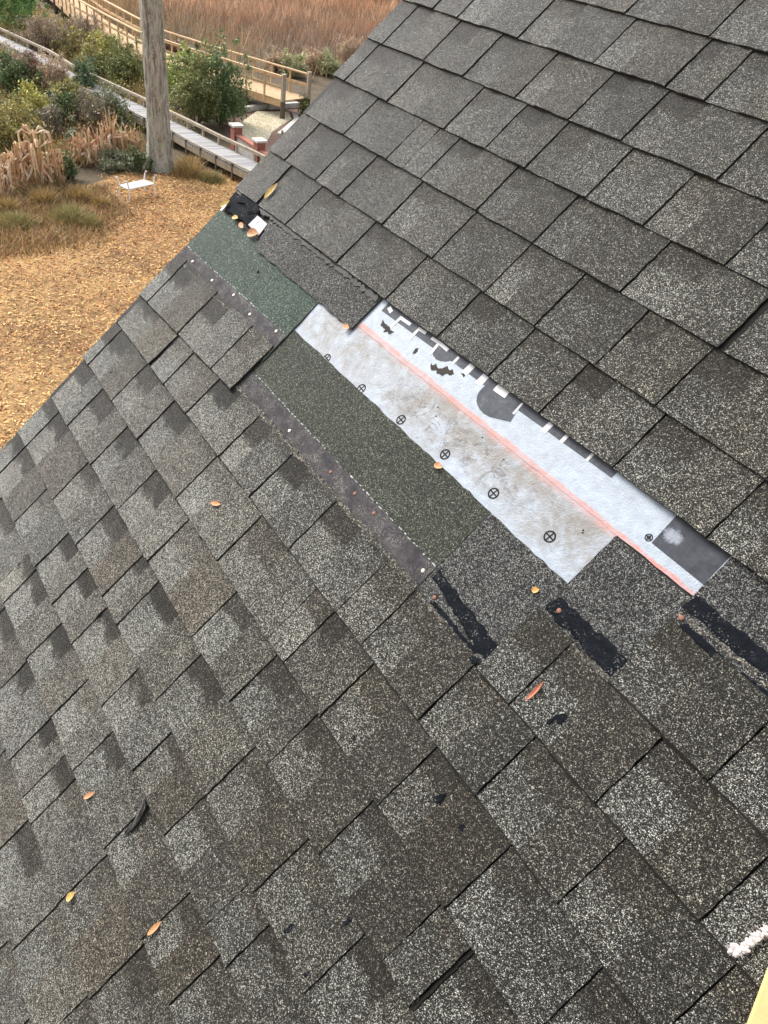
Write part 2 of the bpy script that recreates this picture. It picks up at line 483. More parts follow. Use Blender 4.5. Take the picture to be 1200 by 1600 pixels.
sheet('printed_letter', [(0.96, 6.20), (1.02, 6.25), (1.12, 6.27), (1.22, 6.25), (1.31, 6.2), (1.38, 6.13), (1.36, 6.05), (1.0, 6.05)][::-1], ZP + 0.0002, 0.0002, [M_PRINT], und2)
def panel_mat():
    t = NT('scuffed_grey_print', 0.5)
    x = t.xyz()
    du = t.math('MULTIPLY_ADD', x[0], 1 / U, -5.76); dv = t.math('MULTIPLY_ADD', x[1], -1 / U, -6.17)
    r = t.math('ADD', t.math('MULTIPLY', t.math('MULTIPLY', du, du), 30.0), t.math('MULTIPLY', t.math('MULTIPLY', dv, dv), 60.0))
    m = t.math('SUBTRACT', 1.15, t.math('ADD', r, t.math('MULTIPLY', t.noise(150, 8, .9), 2.6)))
    m = t.math('ADD', m, 0.85)
    k = t.ramp(m, [(0.15, 0.0), (0.55, 0.9)])
    c = t.ramp(t.noise(40, 6, 0.75), [(0.35, (0.035, 0.037, 0.044)), (0.62, (0.060, 0.064, 0.075)), (0.85, (0.11, 0.116, 0.13))])
    t.base(t.mix(k, c, (0.26, 0.28, 0.32))); t.p.inputs['Specular IOR Level'].default_value = 0.08
    return t.m
gp = sheet('printed_panel', [(5.6, 5.7), (6.395, 5.7), (6.41, 6.39), (5.63, 6.39)], ZP, 0.0002, [panel_mat()], und2)
def stroke(pts, w, z, mat, name='printed_stroke'):
    mb = MB()
    for i in range(len(pts) - 1):
        a = Vector(pts[i]); b = Vector(pts[i + 1]); d = (b - a).normalized(); n = Vector((-d.y, d.x)) * w / 2; e = d * (w / 2 if len(pts) > 2 else 0)
        q = [a + n - e, b + n + e, b - n + e, a - n - e]
        mb.add([P(p.x, p.y, z + i * 0.0001) for p in q], [(0, 1, 2, 3)])
    o = mb.build(name, mat, und2)
    for p in o.data.polygons:
        if p.normal.z < 0: o.data.flip_normals(); break
for s, w in (([(-0.42, 6.08), (-0.30, 6.12)], .07), ([(-0.07, 6.30), (-0.05, 6.10), (0.19, 6.09)], .055), ([(0.42, 6.26), (0.42, 6.06), (0.57, 6.05)], .055),
             ([(0.96, 6.23), (0.94, 6.04), (0.78, 6.05)], .055), ([(0.97, 6.04), (1.18, 6.05)], .06), ([(1.43, 6.18), (1.43, 6.03)], .05), ([(1.73, 6.18), (1.74, 6.0)], .12),
             ([(2.06, 6.18), (2.06, 6.0)], .13), ([(2.33, 6.04), (2.58, 6.03)], .14), ([(2.88, 6.20), (2.87, 6.0)], .035), ([(3.44, 6.14), (3.45, 5.98)], .09), ([(3.76, 6.11), (3.76, 5.97)], .06), ([(4.23, 6.09), (4.23, 5.96)], .045)):
    stroke(s, w, ZP + 0.0004, M_WPRINT)
for poly in ([(-0.33, 6.30), (-0.23, 6.33), (-0.10, 6.32), (-0.02, 6.36), (0.05, 6.34), (0.03, 6.43), (-0.06, 6.41), (-0.12, 6.46), (-0.15, 6.40), (-0.28, 6.40)],
             [(1.10, 6.36), (1.16, 6.38), (1.18, 6.32), (1.27, 6.36), (1.33, 6.33), (1.38, 6.25), (1.47, 6.27), (1.53, 6.24), (1.60, 6.27), (1.55, 6.33), (1.47, 6.35), (1.44, 6.41), (1.35, 6.43), (1.28, 6.40), (1.22, 6.45), (1.17, 6.42)],
             [(0.66, 6.33), (0.70, 6.29), (0.73, 6.36), (0.70, 6.44), (0.67, 6.40)], [(1.68, 6.21), (1.74, 6.17), (1.78, 6.23)]):
    poly = [q for i in range(len(poly)) for q in rag(poly[i], poly[(i + 1) % len(poly)], 4, 0.012, i + len(poly))]
    sheet('torn_hole', poly[::-1], ZP + 0.0003, 0.0001, [M_DECK], und2)
def ring(u, v, r, w, parent, z, cross=True):
    mb = MB(); n = 20
    vs = []
    for i in range(n):
        t_ = 2 * math.pi * i / n
        vs += [P(u + r * math.cos(t_), v + r * math.sin(t_), z), P(u + (r - w) * math.cos(t_), v + (r - w) * math.sin(t_), z)]
    mb.add(vs, [(2 * i, 2 * ((i + 1) % n), 2 * ((i + 1) % n) + 1, 2 * i + 1) for i in range(n)])
    if cross:
        for a in (0.1, 0.1 + math.pi / 2):
            c, s = math.cos(a), math.sin(a); h = w * 0.45
            mb.add([P(u + x * c - y * s, v + x * s + y * c, z + 0.0001) for x, y in ((-r, -h), (r, -h), (r, h), (-r, h))], [(0, 1, 2, 3)])
    o = mb.build('nail_mark', M_BLACK, parent)
    for p in o.data.polygons:
        if p.normal.z < 0: o.data.flip_normals(); break
for u, v in ((-0.70, 7.40), (0.38, 7.38), (1.44, 7.32), (2.5, 7.26), (3.55, 7.21), (4.61, 7.14)):
    ring(u, v, 0.085, 0.023, und, -0.0039)
ring(5.56, 6.36, 0.05, 0.012, und2, ZP + 0.0003); ring(5.56, 6.36, 0.026, 0.010, und2, ZP + 0.0003, False)

# exposed upper halves of shingles
def lap(u0, u1, v0, v1, z0, z1, mat, tone=0.5, step=0.12, name='exposed_shingle', ragL=0.0, ragT=0.012, bottom_k=None, seed=0):
    nu = max(3, int((u1 - u0) / step)); nv = max(3, int((v1 - v0) / 0.12)); r = random.Random(seed)
    mb = MB(); vs = []; cs = []
    eb = [r.uniform(-1, 1) * ragT for _ in range(nu + 1)]; et = [r.uniform(-1, 1) * ragT for _ in range(nu + 1)]
    el = [r.uniform(-1, 1) * 0.006 for _ in range(nv + 1)]
    for i in range(nu + 1):
        for j in range(nv + 1):
            b = j / nv; u = u0 + (u1 - u0) * i / nu
            v = v0 + (v1 - v0) * b + (et[i] if j == 0 else eb[i] if j == nv else 0)
            if i in (0, nu): u += el[j]
            vs.append(P(u, v, z0 + (z1 - z0) * b)); cs.append((tone, 0.0, 0.0))
    n = nv + 1
    mb.add(vs, [(i * n + j, i * n + j + 1, (i + 1) * n + j + 1, (i + 1) * n + j) for i in range(nu) for j in range(nv)], 0, cs)
    path = [i * n for i in range(nu, 0, -1)] + list(range(n)) + [i * n + nv for i in range(1, nu)] + [nu * n + j for j in range(nv, -1, -1)]
    top = [vs[i] for i in path]; m = len(path)
    mb.add(top + [(x, y, z - 0.0032) for x, y, z in top], [(i, m + i, m + i + 1, i + 1) for i in range(m - 1)], 1, (.5, 0, 0))
    return mb.build(name, [mat, M_EDGE], house)

def hz(k, v):      # height of the headlap of course k at v
    x = k - 1 - v
    return 0.0016 - 0.0030 * x
# green strips, their bare nailing bands, dashed lines, grit
g2 = lap(-1.95, 3.735, 7.42, 9.2, hz(10, 7.42), hz(10, 9.2), M_OLIVE, 0.46, seed=1)
g1 = lap(-6.19, -1.815, 6.62, 8.2, hz(9, 6.62), hz(9, 8.2), M_GREEN, 0.52, seed=2)
def strip(u0, u1, vf, w, z, mat, name, parent, amp=0.0, seed=0, step=0.07, th=0.0006):
    r = random.Random(seed); n = max(2, int((u1 - u0) / step)); mb = MB(); vs = []
    for i in range(n + 1):
        u = u0 + (u1 - u0) * i / n
        wa = w / 2 + r.uniform(-1, 1) * amp; wb = w / 2 + r.uniform(-1, 1) * amp
        v = vf(u); zz = z(v)
        vs += [P(u, v - wa, zz - th), P(u, v - wa * 0.7, zz + r.uniform(0.3, 1) * th), P(u, v + wb * 0.7, zz + r.uniform(0.3, 1) * th), P(u, v + wb, zz - th)]
    fs = []
    for i in range(n):
        for j in range(3): fs.append((4 * i + j, 4 * i + j + 1, 4 * i + j + 5, 4 * i + j + 4))
    mb.add(vs, fs)
    return mb.build(name, mat, parent)
strip(-1.93, 3.73, lambda u: 8.665, 0.36, lambda v: hz(10, v) + 0.0007, M_BAND, 'nailing_band', g2, 0.006, 3)
strip(-6.18, -1.82, lambda u: 7.80 - 0.012 * (u + 4), 0.34, lambda v: hz(9, v) + 0.0007, M_BAND, 'nailing_band', g1, 0.006, 4)
strip(-1.88, 3.72, lambda u: 8.87 + jitter(u, 2, .012), 0.085, lambda v: hz(10, v) + 0.0014, M_GRIT, 'loose_grit', g2, 0.032, 5, 0.05, 0.0014)
strip(-6.1, -1.85, lambda u: 8.00 + jitter(u, 3, .012), 0.055, lambda v: hz(9, v) + 0.0014, M_GRIT, 'loose_grit', g1, 0.022, 6, 0.05, 0.0012)
def dashes(u0, u1, vf, zf, parent, seed):
    r = random.Random(seed); mb = MB(); u = u0
    while u < u1:
        L = r.uniform(0.02, 0.085); w = r.uniform(0.005, 0.011); v = vf(u) + r.uniform(-.008, .008)
        if r.random() < 0.84:
            mb.add([P(u, v - w, zf(v)), P(u, v + w, zf(v)), P(u + L, v + w * r.uniform(.5, 1), zf(v)), P(u + L, v - w, zf(v))], [(0, 1, 2, 3)])
        u += r.uniform(0.07, 0.14)
    tag(mb.build('dashed_line', M_LINE, parent), kind='stuff')
dashes(-1.7, 3.72, lambda u: 8.47, lambda v: hz(10, v) + 0.0018, g2, 1)
dashes(-6.1, -1.85, lambda u: 7.62 - 0.018 * (u + 4), lambda v: hz(9, v) + 0.0018, g1, 2)

# charcoal upper halves right of the stripped patch and the torn starter left of it
lap(3.745, 5.30, 7.43, 9.15, hz(10, 7.43) + .0003, hz(10, 9.15), M_NEW, 0.52, seed=7)
lap(5.245, 6.50, 6.60, 8.15, hz(9, 6.6) + .0003, hz(9, 8.15) + .0003, M_NEW, 0.52, seed=8)
lap(6.425, 8.4, 5.6, 7.15, hz(8, 5.6) + .0035, hz(8, 7.15) + .0003, M_NEW, 0.50, seed=9)
def poly_slab(name, poly, z, th, mats, parent, tone=(0.5, 0, 0), dome=0.0):
    mb = MB(); n = len(poly)
    cu = sum(p[0] for p in poly) / n; cv = sum(p[1] for p in poly) / n
    zf = z if callable(z) else (lambda u, v: z)
    inner = [(cu + (u - cu) * 0.82, cv + (v - cv) * 0.75) for u, v in poly]
    vs = [P(u, v, zf(u, v) - th) for u, v in poly] + [P(u, v, zf(u, v)) for u, v in poly] + [P(u, v, zf(u, v) + dome) for u, v in inner]
    fs = [(i, (i + 1) % n, n + (i + 1) % n, n + i) for i in range(n)]
    mb.add(vs, fs, 1 if isinstance(mats, list) and len(mats) > 1 else 0, tone)
    mb.add(vs, [(n + i, n + (i + 1) % n, 2 * n + (i + 1) % n, 2 * n + i) for i in range(n)] + [tuple(range(2 * n, 3 * n))], 0, tone)
    o = mb.build(name, mats, parent)
    if o.data.polygons[len(o.data.polygons) - 1].normal.z < 0: o.data.flip_normals()
    return o
kpoly = [(-0.66, 6.0), (-0.68, 6.4), (-0.70, 6.76)] + rag((-0.70, 6.76), (-4.25, 6.78), 26, 0.022, 8) + rag((-4.25, 6.78), (-4.62, 6.05), 8, 0.03, 9) + [(-4.6, 5.9)]
poly_slab('exposed_shingle', kpoly, 0.0022, 0.004, [M_NEW, M_EDGE], house, (0.50, 0.1, 0.05), 0.0004)
tpoly = [(-6.17, 6.05), (-6.15, 6.38), (-5.98, 6.60), (-5.7, 6.52), (-5.55, 6.58), (-5.3, 6.50), (-5.02, 6.53), (-4.98, 6.2), (-5.2, 6.0)]
poly_slab('torn_felt', tpoly[::-1], 0.0005, 0.003, [M_TAR], house, dome=0.002)
poly_slab('torn_felt', [(-5.95, 6.02), (-5.8, 6.30), (-5.55, 6.22), (-5.2, 6.34), (-5.0, 6.18), (-5.05, 5.98)][::-1], 0.004, 0.003, [M_TAR], house, dome=0.003)
poly_slab('flashing_scrap', [(-5.0, 6.50), (-4.97, 6.24), (-4.53, 6.25), (-4.48, 6.54)], 0.0012, 0.001, [M_METAL], house, dome=0.0003)
poly_slab('flashing_scrap', [(-4.90, 6.36), (-4.88, 6.30), (-4.80, 6.31), (-4.81, 6.38)], 0.0024, 0.001, [M_WPRINT], house, dome=0.0002)
# crumbled edge along course six on the left
strip(-6.1, -0.7, lambda u: 6.10, 0.11, lambda v: 0.0030, M_EDGE, 'crumbled_edge', house, 0.05, 12, 0.06, 0.003)

# tar strips
def blob(name, quad, z, amp, seed, mat=M_TAR, n=9, dome=0.0012):
    pts = []
    for i in range(4): pts += rag(quad[i], quad[(i + 1) % 4], 2 * n if i % 2 == 0 else 5, amp * 1.5, seed + i)
    return poly_slab(name, pts, z, 0.002, [mat], house, dome=dome)
zt = lambda k: (lambda u, v: hz(k, v) + 0.0014)
blob('tar_strip', [(3.79, 8.62), (5.20, 8.84), (5.22, 8.60), (3.80, 8.46)][::-1], zt(10), 0.016, 20)
blob('tar_strip', [(4.02, 8.86), (5.05, 8.92), (5.02, 8.83), (4.10, 8.80)][::-1], zt(10), 0.012, 24)
blob('tar_strip', [(5.27, 7.84), (6.42, 7.88), (6.42, 7.60), (5.28, 7.62)][::-1], zt(9), 0.018, 28)
blob('tar_strip', [(6.42, 6.74), (8.1, 6.74), (8.1, 6.50), (6.43, 6.54)][::-1], zt(8), 0.014, 32)
blob('tar_strip', [(6.55, 6.93), (7.15, 6.95), (7.12, 6.86), (6.60, 6.84)][::-1], zt(8), 0.012, 36)
blob('tar_strip', [(7.34, 6.92), (8.0, 6.93), (8.0, 6.83), (7.36, 6.85)][::-1], zt(8), 0.012, 40)
strip(3.8, 5.15, lambda u: 8.90 + jitter(u, 5, .01), 0.06, lambda v: hz(10, v) + 0.0022, M_GRIT, 'loose_grit', house, 0.03, 44, 0.05, 0.001)
strip(5.25, 6.45, lambda u: 7.92 + jitter(u, 6, .01), 0.06, lambda v: hz(9, v) + 0.0018, M_GRIT, 'loose_grit', house, 0.03, 45, 0.05, 0.001)
strip(6.45, 8.1, lambda u: 6.80 + jitter(u, 7, .02), 0.06, lambda v: hz(8, v) + 0.0018, M_GRIT, 'loose_grit', house, 0.035, 46, 0.05, 0.001)
def smudge(u, v, a, b, ang, seed):
    k = math.ceil(v - 0.02); z = 0.0022 + (v - (k - 1)) * 0.0058 + 0.0040
    r = random.Random(seed); pts = []
    for i in range(14):
        t_ = 2 * math.pi * i / 14; q = r.uniform(0.45, 1.15)
        x, y = a * q * math.cos(t_), b * q * math.sin(t_)
        pts.append((u + x * math.cos(ang) - y * math.sin(ang), v + x * math.sin(ang) + y * math.cos(ang)))
    poly_slab('tar_smudge', pts, lambda uu, vv: 0.0022 + (vv - (k - 1)) * 0.0058 + 0.0038, 0.001, [M_TAR], house, dome=0.0006)
for i, (u, v, a, b, g_) in enumerate(((6.01, 10.36, .05, .11, .3), (6.45, 10.34, .045, .05, 0), (6.36, 8.62, .06, .10, .5), (6.30, 8.74, .04, .05, 0), (4.66, 10.8, .03, .05, 0),
                                      (5.85, 12.87, .04, .09, .2), (6.39, 12.95, .03, .06, 0), (2.83, 8.93, .05, .04, 0), (-0.45, 13.30, .04, .08, 0), (6.28, 12.18, .04, .10, .1), (5.1, 8.92, .09, .05, 0), (-5.05, 10.62, .03, .03, 0))):
    smudge(u, v, a, b, g_, i)
# a curled shard of shingle standing up
mb = MB()
vs = []; n = 7
for i in range(n + 1):
    a = i / n; u = 2.98 + 0.10 * a + 0.06 * math.sin(a * 3); v = 13.96 + 0.52 * a
    w = 0.09 * (1 - 0.65 * a)
    vs += [P(u - w, v, 0.009), P(u, v, 0.013 + 0.003 * math.sin(a * 6)), P(u + w, v + 0.01, 0.017 - 0.006 * a), P(u + w * 0.8, v, 0.004)]
fs = []
for i in range(n):
    for j in range(3): fs.append((4 * i + j, 4 * i + j + 4, 4 * i + j + 5, 4 * i + j + 1))
mb.add(vs, fs, 0, (0.25, 0.7, 0.5))
mb.m = [1 if (i % 3) == 2 else 0 for i in range(len(fs))]
mb.build('lifted_shard', [M_SH, M_EDGE], house)

# nails
def nail(u, v, z, mat, r=0.0042):
    mb = MB(); n = 12
    vs = [P(u, v, z + 0.0016)]; 
    for q, rr in ((0.0014, 0.7), (0.0006, 1.0), (-0.001, 1.0)):
        for i in range(n):
            t_ = 2 * math.pi * i / n
            x, y, _ = P(u, v); vs.append((x + r * rr * math.cos(t_), y + r * rr * math.sin(t_), z + q))
    fs = [(0, 1 + i, 1 + (i + 1) % n) for i in range(n)]
    for k in range(2):
        for i in range(n): fs.append((1 + k * n + i, 1 + (k + 1) * n + i, 1 + (k + 1) * n + (i + 1) % n, 1 + k * n + (i + 1) % n))
    mb.add(vs, fs); mb.build('nail', mat, house)
for u, v in ((-0.13, 8.70), (3.62, 8.64)): nail(u, v, hz(10, v) + 0.0014, M_ZINC)
for u, v in ((1.16, 8.66), (1.81, 8.61), (2.33, 8.6), (4.04, 8.77)): nail(u, v, hz(10, v) + 0.0016, M_RUST)
for u, v in ((-5.6, 7.81), (-4.63, 7.81), (-3.0, 7.77), (-2.11, 7.66)): nail(u, v, hz(9, v) + 0.0014, M_ZINC)
nail(-3.77, 7.72, hz(9, 7.72) + 0.002, M_ZINC); nail(-3.73, 7.07, hz(9, 7.07) + .001, M_BLACK)
for u, v, k in ((5.42, 7.74, 9), (6.51, 6.84, 8)): nail(u, v, hz(k, v) + 0.0024, M_RUST, 0.0046)
for u, v in ((1.8, 6.81), (2.77, 6.73), (3.29, 6.77), (1.89, 6.93), (4.9, 6.83), (4.88, 6.80)): nail(u, v, -0.0042, M_BLACK, 0.0016)

# rake trim, other slope, gable wall below
mb = MB(); mb.box(RAKE * U - 0.004, RAKE * U + 0.012, -V_EAVE * U, -(V_TOP - 1) * U, -0.16, -0.0075); mb.build('rake_board', M_TRIM, house)
RIDGE = -(V_TOP - 1) * U
def local(p): return RM.transposed() @ (Vector(p) - ORIGIN)
ridge_w = RM @ Vector((0, RIDGE, 0)) + ORIGIN
eave_w = RM @ Vector((0, -V_EAVE * U, 0)) + ORIGIN
x0, x1 = ORIGIN.x + RAKE * U + 0.25, ORIGIN.x + U_END * U
dy = ridge_w.y - eave_w.y
mb = MB()
def loc(*p): return tuple(local(p))
g0, gr, g1y = eave_w.y + 0.3, ridge_w.y, ridge_w.y + dy - 0.3
wall = [(g0, -0.3), (g1y, -0.3), (g1y, eave_w.z + 0.1), (gr, ridge_w.z - 0.15), (g0, eave_w.z + 0.1)]
vs = [loc(x0, y, z) for y, z in wall] + [loc(x1, y, z) for y, z in wall]
mb.add(vs, [(4, 3, 2, 1, 0), (5, 6, 7, 8, 9), (0, 1, 6, 5), (1, 2, 7, 6), (4, 0, 5, 9)])
mb.build('gable_wall', M_SIDE, house)
mb = MB()
a, b, c, d = (ORIGIN.x + RAKE * U, ridge_w.y, ridge_w.z), (x1, ridge_w.y, ridge_w.z), (x1, ridge_w.y + dy, eave_w.z), (ORIGIN.x + RAKE * U, ridge_w.y + dy, eave_w.z)
vs = [loc(*p) for p in (a, b, c, d)] + [loc(p[0], p[1], p[2] - 0.05) for p in (a, b, c, d)]
mb.add(vs, [(0, 1, 2, 3), (7, 6, 5, 4), (0, 3, 7, 4), (1, 5, 6, 2), (2, 6, 7, 3)], 0, (0.5, 0.1, 0))
mb.build('far_slope', M_SH, house)

# ------------------------------------------------------------------ loose things on the roof
t = NT('dry_leaf', 0.65)
t.base(t.mix(1.0, t.attr(), t.ramp(t.noise(220, 4), [(0.3, 0.6), (0.7, 1.05)]), 'MULTIPLY'))
M_LEAF = t.m
def roof_surface(u, v):
    k = math.ceil(v); return 0.0022 + (v - (k - 1)) * 0.0058 + 0.004
def leaf(u, v, L, W, ang, col, label, tilt=0.0, curl=0.2, z=None):
    """lens-shaped dry leaf, folded along its rib and curled"""
    mb = MB(); n = 8; vs = []; L *= U; W *= U
    for i in range(n + 1):
        a = i / n; w = W * (math.sin(math.pi * a ** 0.85) ** 0.8) if 0 < i < n else 0.0004
        x = (a - 0.5) * L; zc = curl * L * (4 * (a - 0.5) ** 2) * 0.5
        vs += [(x, -w / 2, zc + w * 0.35), (x, 0, zc), (x, w / 2, zc + w * 0.28)]
    fs = []
    for i in range(n):
        for j in range(2): fs.append((3 * i + j, 3 * i + 3 + j, 3 * i + 4 + j, 3 * i + 1 + j))
    low = [(x, y, z_ - 0.0004) for x, y, z_ in vs]; m = len(vs)
    fs += [tuple(q + m for q in f[::-1]) for f in fs]
    cols = [tuple(c * random.uniform(0.85, 1.1) for c in col) for _ in range(2 * m)]
    mb.add(vs + low, fs, 0, cols)
    o = mb.build('fallen_leaf', M_LEAF, None, True)
    z = roof_surface(u, v) if z is None else z
    o.matrix_world = Matrix.Translation(ORIGIN) @ RM.to_4x4() @ Matrix.Translation(P(u, v, z + 0.0006)) @ Matrix.Rotation(ang, 4, 'Z') @ Matrix.Rotation(tilt, 4, 'X')
    tag(o, label, 'leaf', 'dry leaves fallen on the roof')
OR, YE, RE = (0.55, 0.27, 0.12), (0.58, 0.40, 0.12), (0.48, 0.15, 0.08)
leaf(-0.17, 10.44, 0.25, 0.085, 0.5, OR, 'small orange leaf lying on the shingles below the green strip')
leaf(2.15, 14.79, 0.24, 0.085, 1.25, OR, 'small orange leaf near the left edge, above the yellow leaf')
leaf(3.19, 15.72, 0.19, 0.12, 1.5, YE, 'yellow leaf caught at a shingle joint in the lower left')
leaf(4.53, 14.62, 0.29, 0.085, 1.55, OR, 'orange brown leaf lying along a shingle joint at the bottom left')
leaf(5.93, 8.62, 0.31, 0.055, 1.60, RE, 'slender red orange leaf beneath the tar strips', 0.2)
leaf(-5.07, 5.70, 0.42, 0.13, 1.62, YE, 'long yellow leaf stuck in a shingle joint near the roof edge', 0.3, 0.1)
leaf(-6.05, 6.47, 0.26, 0.15, 1.1, YE, 'yellow leaf on the torn felt at the roof edge', 0.2, z=0.006)
leaf(-5.45, 6.56, 0.19, 0.11, 0.3, YE, 'small yellow leaf on the torn felt beside the metal scrap', z=0.004)
leaf(-5.12, 6.60, 0.22, 0.10, -0.2, OR, 'narrow orange leaf at the left of the metal scrap', z=0.002)
leaf(-4.62, 6.57, 0.32, 0.19, 0.4, OR, 'broad orange leaf lying against the metal scrap', 0.2, z=0.003)
leaf(2.58, 7.45, 0.15, 0.10, 0.2, OR, 'orange leaf bit at the lower edge of the white underlayment', z=-0.001)
leaf(-0.80, 6.79, 0.16, 0.10, 0.2, OR, 'orange leaf bit at the torn upper end of the white underlayment', z=0.003)
leaf(5.01, 7.76, 0.10, 0.085, 0.9, (0.70, 0.32, 0.08), 'round orange leaf bit on the charcoal shingle', z=0.0012)

t = NT('insulation_wool', 0.95)
t.base(t.ramp(t.noise(90, 4), [(0.35, (0.50, 0.42, 0.39)), (0.6, (0.66, 0.62, 0.59))]))
t.bump(t.noise(500, 4), 0.8, 0.004)
M_WOOL = t.m
mb = MB(); pts = []; rr = []
for a in np.linspace(0, 1, 16):
    pts.append((9.03 + 0.03 * math.sin(a * 8) + 0.17 * a, 8.90 - 0.50 * a + 0.06 * math.sin(a * 5), 0.016 + 0.004 * math.sin(a * 7)))
    rr.append(0.0036 * (0.7 + 0.5 * abs(math.sin(a * 9 + 1))))
for i in range(16):           # a knotted core of overlapping lumps
    for q in range(4):
        c0 = Vector(P(*pts[i])) + Vector((random.gauss(0, .0025), random.gauss(0, .0025), random.gauss(0, .0016)))
        d0 = Vector((random.gauss(0, 1), random.gauss(0, 1), random.gauss(0, .5))).normalized() * 0.006
        mb.tube([tuple(c0 - d0), tuple(c0 - d0 * .4), tuple(c0 + d0 * .5), tuple(c0 + d0)], [0.0008, rr[i] * .8, rr[i] * .7, 0.0008], 7)
for _ in range(900):
    i = random.randrange(16); p = Vector(P(*pts[i])); d = Vector((random.gauss(0, 1), random.gauss(0, 1), random.gauss(0.3, 0.6))).normalized()
    p = p + d * rr[i] * 0.6; q = p + d * rr[i] * random.uniform(0.5, 1.3) + Vector((random.gauss(0, .003), random.gauss(0, .003), 0)); s_ = Vector((d.y, -d.x, 0.1)) * 0.0004
    mb.add([tuple(p - s_), tuple(p + s_), tuple(q)], [(0, 1, 2)])
mb.v = [(x, y, 0.0105 + (z - 0.0105) * 0.45) for x, y, z in mb.v]
o = mb.build('insulation_tuft', M_WOOL, None, True)
o.matrix_world = Matrix.Translation(ORIGIN) @ RM.to_4x4()
tag(o, 'white tuft of insulation wool on the shingles at the right edge', 'insulation')
# pale yellow board leaning into the lower right corner
mb = MB()
e0, e1 = Vector((9.80, 9.99)), Vector((9.12, 8.26)); dd = (e1 - e0).normalized(); nn = Vector((-dd.y, dd.x))
if nn.x < 0: nn = -nn
q = [e0, e1, e1 + nn * 1.3, e0 + nn * 1.3]
n_ = 4
b0 = 0.012
ins = [e0 + nn * 0.03 + dd * 0.03, e1 + nn * 0.03 - dd * 0.03, e1 + nn * 1.27 - dd * 0.03, e0 + nn * 1.27 + dd * 0.03]
vs = [P(p.x, p.y, b0) for p in q] + [P(p.x, p.y, b0 + 0.014) for p in q] + [P(p.x, p.y, b0 + 0.018) for p in ins]
mb.add(vs, [(0, 1, 2, 3)] + [(i, (i + 1) % 4, 4 + (i + 1) % 4, 4 + i) for i in range(4)] + [(4 + i, 4 + (i + 1) % 4, 8 + (i + 1) % 4, 8 + i) for i in range(4)] + [(8, 9, 10, 11)])
o = mb.build('painted_board', M_YEL)
o.matrix_world = Matrix.Translation(ORIGIN) @ RM.to_4x4()
tag(o, 'pale yellow painted board lying on the roof in the lower right corner', 'board')

# ------------------------------------------------------------------ the ground
def ground_mat():
    t = NT('dry_lawn', 0.95)
    a = t.noise(0.35, 5, 0.65); b = t.noise(3.5, 6, 0.75); c = t.noise(22, 5, 0.8)
    s = t.math('ADD', t.math('MULTIPLY', a, 0.45), t.math('ADD', t.math('MULTIPLY', b, 0.35), t.math('MULTIPLY', c, 0.30)))
    col = t.ramp(s, [(0.38, (0.05, 0.028, 0.014)), (0.50, (0.20, 0.11, 0.045)), (0.62, (0.46, 0.29, 0.12)), (0.75, (0.62, 0.43, 0.19))])
    gr = t.ramp(t.noise(0.9, 4, 0.7), [(0.62, 0.0), (0.75, 0.35)])
    t.base(t.mix(gr, col, (0.16, 0.17, 0.05)))
    t.bump(c, 0.8, 0.06)
    return t.m
def soil_mat():
    t = NT('marsh_soil', 0.95)
    t.base(t.ramp(t.noise(1.2, 6, 0.7), [(0.3, (0.045, 0.034, 0.020)), (0.7, (0.13, 0.092, 0.050))]))
    t.bump(t.noise(8, 5), 0.8, 0.08)
    return t.m
M_LAWN = ground_mat(); M_SOIL = soil_mat()
def flat(name, poly, z, mat, kind='structure'):
    me = bpy.data.meshes.new(name); me.from_pydata([(x, y, z) for x, y in poly], [], [tuple(range(len(poly)))])
    me.materials.append(mat); o = bpy.data.objects.new(name, me); C.objects.link(o)
    if me.polygons[0].normal.z < 0: me.flip_normals()
    if kind: o['kind'] = kind
    return o
flat('ground', [(-900, -900), (900, -900), (900, 900), (-900, 900)], 0, M_SOIL)
flat('lawn', [(-23.4, -30), (14, -30), (14, 30), (-21, 30), (-22.4, 14), (-25.6, 11.4), (-26.8, 10.3), (-26.2, 8.6), (-25.2, 7.3), (-24.4, 6.0), (-24.0, 4.6), (-23.7, 3.2), (-23.5, 0)], 0.004, M_LAWN)

# ------------------------------------------------------------------ vegetation
t = NT('leafage', 0.6)
co_ = t.attr()
t.base(co_)
t.p.inputs['Subsurface Weight'].default_value = 0.0
tr = t.node('ShaderNodeBsdfTranslucent'); t.l(co_, tr.inputs[0])
mx = t.node('ShaderNodeMixShader'); mx.inputs[0].default_value = 0.22
t.l(t.p.outputs[0], mx.inputs[1]); t.l(tr.outputs[0], mx.inputs[2]); t.l(mx.outputs[0], t.out.inputs[0])
M_FOL = t.m
t = NT('litter', 0.9); t.base(t.attr()); M_LITTER = t.m
t = NT('twig_bark', 0.9); t.base(t.ramp(t.noise(30, 4), [(0.3, (0.07, 0.05, 0.035)), (0.7, (0.17, 0.13, 0.10))])); M_TWIG = t.m

def mesh_np(name, verts, faces, cols, mat, parent=None):
    """verts (n,k,3): n separate small faces of k corners; cols (n,3)"""
    n, k, _ = verts.shape
    me = bpy.data.meshes.new(name)
    me.vertices.add(n * k); me.vertices.foreach_set('co', verts.reshape(-1).astype(np.float32))
    me.loops.add(n * k); me.loops.foreach_set('vertex_index', np.arange(n * k, dtype=np.int32))
    me.polygons.add(n); me.polygons.foreach_set('loop_start', np.arange(0, n * k, k, dtype=np.int32))
    a = me.color_attributes.new('col', 'FLOAT_COLOR', 'POINT')
    cc = np.ones((n, k, 4), np.float32); cc[:, :, :3] = cols[:, None, :]
    a.data.foreach_set('color', cc.reshape(-1))
    me.materials.append(mat); me.update(calc_edges=True); me.validate()
    o = bpy.data.objects.new(name, me); C.objects.link(o)
    if parent: o.parent = parent
    return o

